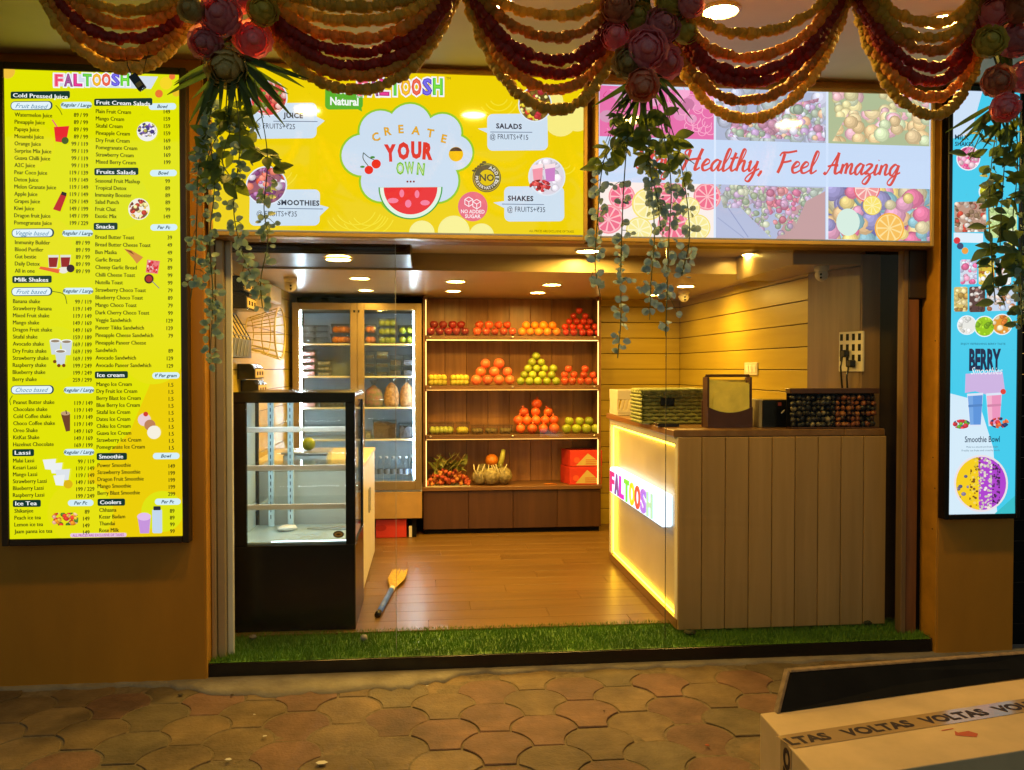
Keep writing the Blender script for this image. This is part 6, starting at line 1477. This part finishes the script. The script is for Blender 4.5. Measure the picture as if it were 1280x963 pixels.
for si, (xl, xr, xm, bots, where) in enumerate(swags):
    seqc = colr[len(bots)]
    for k, yb_ in enumerate(bots):
        inset = k * 7 if si == 0 else k * 2.5
        a, c = xl + inset, xr - (k * 2.5); ytop = -34
        P = []; n = 90
        for i in range(n + 1):
            u = i / n; x = a + (c - a) * u
            # sag that is steep near the ends and round at the bottom, lowest point at xm
            xx = (x - xm) / ((xm - a) if x < xm else (c - xm))
            y = yb_ + (ytop - yb_) * (abs(xx) ** 2.1 * .75 + abs(xx) ** 6 * .25)
            yy = GYP + .05 - .014 * k + .012 * math.sin(u * 9 + k)
            P.append(aty(x, y, yy))
        mb = MB(); acc = 0; step = .0245; last = P[0]; d = 0; r0 = .0222
        for i in range(1, len(P)):
            seg = (P[i] - P[i-1]); ln = seg.length; s = 0
            while acc + (ln - s) >= step:
                s += step - acc; acc = 0; q = P[i-1] + seg * (s / ln)
                vs, fs = ICO[rr.randrange(5)]; r = r0 * rr.uniform(.85, 1.18); j = Vector((rr.uniform(-1, 1), rr.uniform(-1, 1), rr.uniform(-1, 1))) * .0035
                ca, sa = math.cos(rr.random() * 6), math.sin(rr.random() * 6)
                mb.add([(q.x + j.x + v[0] * r, q.y + j.y + v[1] * r, q.z + j.z + v[2] * r) for v in vs], fs)
            acc += ln - s
        o = thing('garland', P[0], f'{ordn[k]} {cname[seqc[k]]} garland string in the swag before {where}', 'garland', 'marigold garlands')
        tag(mb.build('blossoms', GM[seqc[k]], o, smooth=False), kind='stuff')
        MB().tube(P[::6], .0025, 4).build('thread', bpy.data.materials['twig'], o)
def mat_dir(loc, d, nrm, s):
    d = Vector(d).normalized(); n = Vector(nrm); x = d.cross(n).normalized(); n = x.cross(d)
    m = Matrix(((x.x, d.x, n.x, loc[0]), (x.y, d.y, n.y, loc[1]), (x.z, d.z, n.z, loc[2]), (0, 0, 0, 1)))
    return m @ Matrix.Diagonal((s, s, s, 1))
def place_dir(mesh, name, loc, d, nrm, s, parent):
    o = bpy.data.objects.new(name, mesh); COL.objects.link(o); o.matrix_basis = mat_dir(loc, d, nrm, s); return adopt(o, parent)
def rose(name, mat, seed):
    """full double flower: overlapping petals on nested shells, each with a slightly rolled lip"""
    q = random.Random(seed); mb = MB().lathe([(0, .28), (.22, .38), (.34, .58), (.26, .78), (.12, .84), (0, .80)], 10, close=False)
    for ring, (n, R, top) in enumerate(((3, .46, 8), (4, .58, 22), (5, .72, 36), (6, .86, 52), (7, 1.0, 70))):
        for i in range(n):
            a = 2 * math.pi * i / n + ring * .8 + q.uniform(-.2, .2); w = 1.35 * math.pi / n; vs = []; tp = math.radians(top + q.uniform(-7, 7))
            for u in range(6):
                uu = u / 5; th = math.radians(160) + (tp - math.radians(160)) * uu
                for v in range(5):
                    vv = v / 2 - 1; aa = a + vv * w * (1 - .25 * uu ** 3); t2 = th + .16 * vv * vv * uu
                    lip = 1 + (.10 if uu > .9 else 0) + .05 * math.cos(vv * 5 + i) * uu
                    vs.append((R * lip * math.sin(t2) * math.cos(aa), R * lip * math.sin(t2) * math.sin(aa), R * .92 * math.cos(t2) + .05 * (4 - ring) + q.uniform(-.012, .012)))
            mb.add(vs, [(u * 5 + v, u * 5 + v + 1, (u + 1) * 5 + v + 1, (u + 1) * 5 + v) for u in range(5) for v in range(4)])
    return mb.mesh(name, mat, smooth=True)
RM = {'p': leafy('pink_petal', (0.92, 0.44, 0.46), (0.84, 0.30, 0.34), .5), 'y': leafy('yellow_petal', (0.78, 0.70, 0.16), (0.64, 0.55, 0.10), .5), 'c': leafy('cream_petal', (0.72, 0.60, 0.26), (0.58, 0.46, 0.17), .5), 's': leafy('salmon_petal', (0.84, 0.42, 0.26), (0.70, 0.30, 0.17), .5)}
ROSE = {k: [rose('flower', m, i) for i in range(2)] for k, m in RM.items()}
LM = {'fan': leafy('palm_leaf', (0.10, 0.16, 0.025), (0.05, 0.09, 0.014), .35), 'green': leafy('green_leaf', (0.24, 0.30, 0.04), (0.14, 0.19, 0.03), .5), 'euc': leafy('eucalyptus_leaf', (0.46, 0.57, 0.42), (0.32, 0.43, 0.31), .4), 'eucb': leafy('blue_eucalyptus_leaf', (0.46, 0.60, 0.60), (0.32, 0.45, 0.46), .4), 'dark': leafy('dark_leaf', (0.17, 0.26, 0.09), (0.09, 0.15, 0.05), .45)}
blade = leaf_mesh('palm_blade', LM['fan'], .22, .0095, .25, 6, .3); fern = leaf_mesh('fern_leaflet', LM['dark'], .035, .006, .2, 3, .2)
gleaf = [leaf_mesh('leaf', LM['green'], .070, .019, c, 5, .25) for c in (.1, .35, -.1)]; dleaf = [leaf_mesh('leaf', LM['dark'], .060, .018, c, 5, .25) for c in (.1, .35)]
eleaf = [leaf_mesh('leaf', LM['euc'], .025, .0125, c, 4, .3, True) for c in (.1, .5, -.2)]; bleaf = [leaf_mesh('leaf', LM['eucb'], .025, .0125, c, 4, .3, True) for c in (.1, .5, -.2)]
wire = pm('green_wire', (0.12, 0.14, 0.04), .6)
def bouquet(label, flowers, core, fan, Y=GYP - .03):
    c = aty(core[0], core[1], Y + .05); t = thing('flower_bouquet', (c.x, c.y, c.z), label, 'flowers')
    MB().tube([(c.x, c.y + .02, 3.144), (c.x, c.y, c.z)], [.02, .035], 8).build('bound_stem', LM['fan'], t)
    for i, (px, py, r, k) in enumerate(flowers):
        yy = Y - .03 * (i % 3); p = aty(px, py, yy); s = r / 1050 * yy * 1.04
        d = Vector((p.x - c.x, -.10, p.z - c.z - .02)).normalized() * .55 + Vector((0, -.75, -.25))
        o = bpy.data.objects.new('flower', ROSE[k][i % 2]); COL.objects.link(o)
        z = d.normalized(); x = z.cross(Vector((0, 0, 1))).normalized(); y = z.cross(x)
        o.matrix_basis = Matrix(((x.x, y.x, z.x, p.x), (x.y, y.y, z.y, p.y), (x.z, y.z, z.z, p.z), (0, 0, 0, 1))) @ Matrix.Diagonal((s, s, s, 1)); adopt(o, t)
        MB().tube([p, Vector((c.x, c.y, c.z + .02))], .004, 5).build('flower_stem', wire, t)
    q = random.Random(int(core[0]))
    for (ang_, L2, dy) in fan:
        a = math.radians(ang_); o = aty(core[0] + q.uniform(-14, 14), core[1] + q.uniform(5, 25), Y + .02 + q.uniform(-.03, .03)); d = (math.cos(a), dy, -math.sin(a))
        place_dir(blade, 'palm_blade', o, d, (q.uniform(-.4, .4), -1, q.uniform(-.3, .3)), L2 / 1050 * Y / .22, t)
    return t
q = random.Random(2)
fan1 = [(a + q.uniform(-4, 4), q.uniform(60, 92), q.uniform(-.25, .15)) for a in list(range(15, 175, 8)) + list(range(20, 130, 9))]
bouquet('pink and cream flower bouquet with palm leaves above the menu board edge', [(315, 50, 22, 'p'), (258, 53, 20, 'p'), (276, 20, 24, 'p'), (283, 84, 24, 'c'), (328, 14, 18, 'y'), (240, 12, 16, 'c'), (300, -4, 20, 'p')], (290, 58), fan1)
fan2 = [(a + q.uniform(-4, 4), q.uniform(55, 80), q.uniform(-.2, .2)) for a in list(range(35, 150, 6))]
bouquet('large pink, yellow and salmon flower bouquet between the two wide signs', [(796, 23, 20, 'y'), (827, 33, 22, 'p'), (807, 62, 26, 'p'), (833, 78, 20, 'p'), (786, 78, 20, 'c'), (803, 106, 20, 's'), (857, 39, 16, 'y'), (838, 4, 18, 'y'), (864, 5, 17, 'p'), (770, 45, 18, 'p'), (772, 8, 20, 's')], (806, 85), fan2)
fan3 = [(a + q.uniform(-4, 4), q.uniform(45, 70), q.uniform(-.2, .2)) for a in list(range(40, 160, 8))]
bouquet('pink and yellow green flower bouquet at the top right corner', [(1241, 16, 20, 'p'), (1272, 12, 18, 's'), (1237, 53, 20, 'y'), (1268, 51, 22, 'p'), (1247, 102, 20, 's'), (1256, 134, 18, 'p'), (1280, 96, 20, 'p')], (1256, 120), fan3)
def vine(pts, leaves, label, dens=.030, start=.12, pair=2, Y=GYP, seed=0, tip=None, group='hanging vines', big=1.0, mix=None):
    q = random.Random(seed); W_ = [aty(px, py, Y + .03 * math.sin(i * 1.7 + seed)) for i, (px, py) in enumerate(pts)]
    # smooth
    P = []
    ex = [W_[0] * 2 - W_[1]] + W_ + [W_[-1] * 2 - W_[-2]]
    for i in range(1, len(ex) - 2):
        a, b_, c, d = ex[i-1], ex[i], ex[i+1], ex[i+2]
        for j in range(8): u = j / 8; P.append(.5 * ((2*b_) + (c-a)*u + (2*a-5*b_+4*c-d)*u*u + (3*b_-a-3*c+d)*u**3))
    P.append(W_[-1])
    t = thing('hanging_vine', P[0], label, 'vine', group)
    MB().tube(P, .0022, 4).build('stem', wire, t)
    for i in range(4, len(P) - 2, 7):
        e = P[i] + Vector((q.uniform(-.05, .05), q.uniform(-.03, .03), q.uniform(-.07, -.01))); MB().tube([P[i], (P[i] + e) / 2 + Vector((0, 0, .006)), e], [.0016, .0014, .001], 4).build('twig', wire, t)
        for k in range(2): place_dir(q.choice(leaves), 'leaf', e, (q.uniform(-1, 1), q.uniform(-.6, .6), q.uniform(-1, .3)), (q.uniform(-.8, .8), -1, q.uniform(-.2, .9)), q.uniform(.7, 1.1) * big, t)
    tot = sum((P[i+1] - P[i]).length for i in range(len(P) - 1)); s = start * tot; acc = 0
    for i in range(len(P) - 1):
        seg = P[i+1] - P[i]; ln = seg.length
        while s <= acc + ln:
            o = P[i] + seg * ((s - acc) / ln)
            for k in range(pair):
                lv = mix if (mix and q.random() < .3) else leaves
                a = q.uniform(0, 2 * math.pi); d = Vector((math.cos(a), math.sin(a) * .7, q.uniform(-1.0, .5)))
                place_dir(q.choice(lv), 'leaf', o + d.normalized() * q.uniform(0, .020 if big > .7 else .004), d, (q.uniform(-.8, .8), -1, q.uniform(-.2, .9)), q.uniform(.75, 1.25) * big, t)
            s += dens * q.choice((.4, .5, .6, .8, 2.4))
        acc += ln
    return t
# left cluster
vine([(268, 90), (262, 160), (268, 230), (262, 300), (266, 370), (262, 455)], eleaf, 'long pale green leaf strand along the left door jamb', .024, .10, 3, seed=1)
vine([(275, 95), (250, 200), (246, 270), (244, 330), (238, 375)], eleaf, 'pale green leaf strand lying over the ochre pillar edge', .030, .2, 3, seed=2)
vine([(292, 100), (300, 180), (292, 260), (304, 320), (320, 355)], eleaf, 'pale green leaf strand crossing the lower left corner of the yellow sign', .026, .25, 3, seed=3)
vine([(318, 100), (334, 190), (330, 260), (335, 300), (326, 350), (328, 385)], eleaf, 'pale green leaf strand in front of the smoothies bubble', .026, .45, 3, seed=4)
vine([(285, 95), (280, 150), (262, 190), (255, 220)], gleaf, 'short dark green leaf spray left of the yellow sign', .035, .3, 2, seed=5, mix=dleaf)
vine([(300, 100), (300, 150), (318, 185), (352, 200)], gleaf, 'green leaf spray reaching right across the yellow sign', .032, .3, 2, seed=6)
vine([(290, 100), (288, 160), (278, 200), (290, 225)], gleaf, 'short green leaf spray in the middle of the left bouquet', .035, .3, 2, seed=7)
# middle cluster
vine([(782, 110), (755, 200), (748, 260), (744, 330), (750, 370)], bleaf, 'blue green leaf strand hanging over the gap between the wide signs', .026, .35, 3, seed=8)
vine([(790, 110), (782, 200), (778, 270), (776, 340), (776, 400), (772, 448)], bleaf, 'longest blue green leaf strand hanging from the middle bouquet', .028, .35, 3, seed=9)
vine([(806, 115), (812, 200), (818, 290), (814, 350), (812, 400)], bleaf, 'blue green leaf strand just right of the longest one', .026, .3, 3, seed=10)
vine([(818, 115), (838, 220), (836, 300), (834, 360), (832, 420)], bleaf, 'thick blue green leaf strand beside the ceiling camera', .022, .25, 3, seed=11)
vine([(825, 115), (850, 200), (862, 290), (852, 345)], bleaf, 'blue green leaf strand farthest right of the middle bouquet', .026, .35, 3, seed=12)
vine([(800, 115), (804, 190), (820, 240), (826, 290)], bleaf, 'grey green leaf strand before the citrus slices', .024, .3, 3, seed=13, mix=eleaf)
vine([(800, 115), (790, 165), (765, 185), (748, 212)], gleaf, 'green leaf spray reaching left over the white band', .030, .3, 2, seed=14)
vine([(806, 115), (808, 160), (812, 190), (812, 215)], gleaf, 'green leaf spray hanging over the start of the red script', .026, .3, 2, seed=15)
vine([(815, 115), (830, 155), (850, 190), (868, 205)], gleaf, 'green leaf spray reaching right over the white band', .032, .3, 2, seed=16)
vine([(790, 108), (776, 130), (766, 155)], dleaf, 'short fern spray left of the middle bouquet', .018, .2, 2, seed=17, big=.6)
# right cluster
vine([(1245, 130), (1225, 170), (1212, 200)], dleaf, 'short leaf spray reaching left over the blue board', .030, .2, 2, seed=18, mix=gleaf)
vine([(1250, 140), (1240, 200), (1236, 260), (1240, 330), (1244, 378)], dleaf, 'long dark green leaf strand down the middle of the blue board', .034, .1, 2, seed=19, mix=eleaf)
vine([(1262, 140), (1256, 200), (1252, 260), (1250, 310)], gleaf, 'green leaf strand hanging before the blue board photos', .040, .1, 2, seed=20, mix=dleaf)
vine([(1270, 140), (1272, 210), (1266, 280), (1272, 340)], dleaf, 'dark leaf strand along the right border of the blue board', .034, .1, 2, seed=21, mix=gleaf)
vine([(1278, 150), (1279, 260), (1276, 340), (1277, 410)], eleaf, 'pale leaf strand at the right edge of the picture', .026, .35, 3, seed=22, mix=dleaf)
# battery pack hanging on its wire in front of the menu board
t = thing('battery_pack', aty(172, 103, GYP), 'small black battery pack hanging by a wire before the menu board', 'battery pack')
p = aty(172, 103, GYP); w_, h_ = .030, .062
me = MB().box(-w_ / 2, w_ / 2, -.010, .010, -h_ / 2, h_ / 2).mesh('case', M['black'], bevel=.003); o = place(me, 'case', p, (0, -.62, 0), 1, t)
MB().tube([p + Vector((-.02, 0, .024)), p + Vector((-.035, 0, .06)), aty(158, 70, GYP + .03)], .0018, 4).build('wire', M['black'], t)
MB().tube([p + Vector((.02, 0, .03)), p + Vector((.03, 0, .08)), aty(186, 65, GYP + .03)], .0012, 4).build('wire', M['black'], t)
me = MB().box(-.010, .010, -.0125, -.0103, -.022, -.006).mesh('label_plate', pm('gold_label', (0.45, 0.30, 0.05), .4)); place(me, 'label_plate', p, (0, -.62, 0), 1, t)
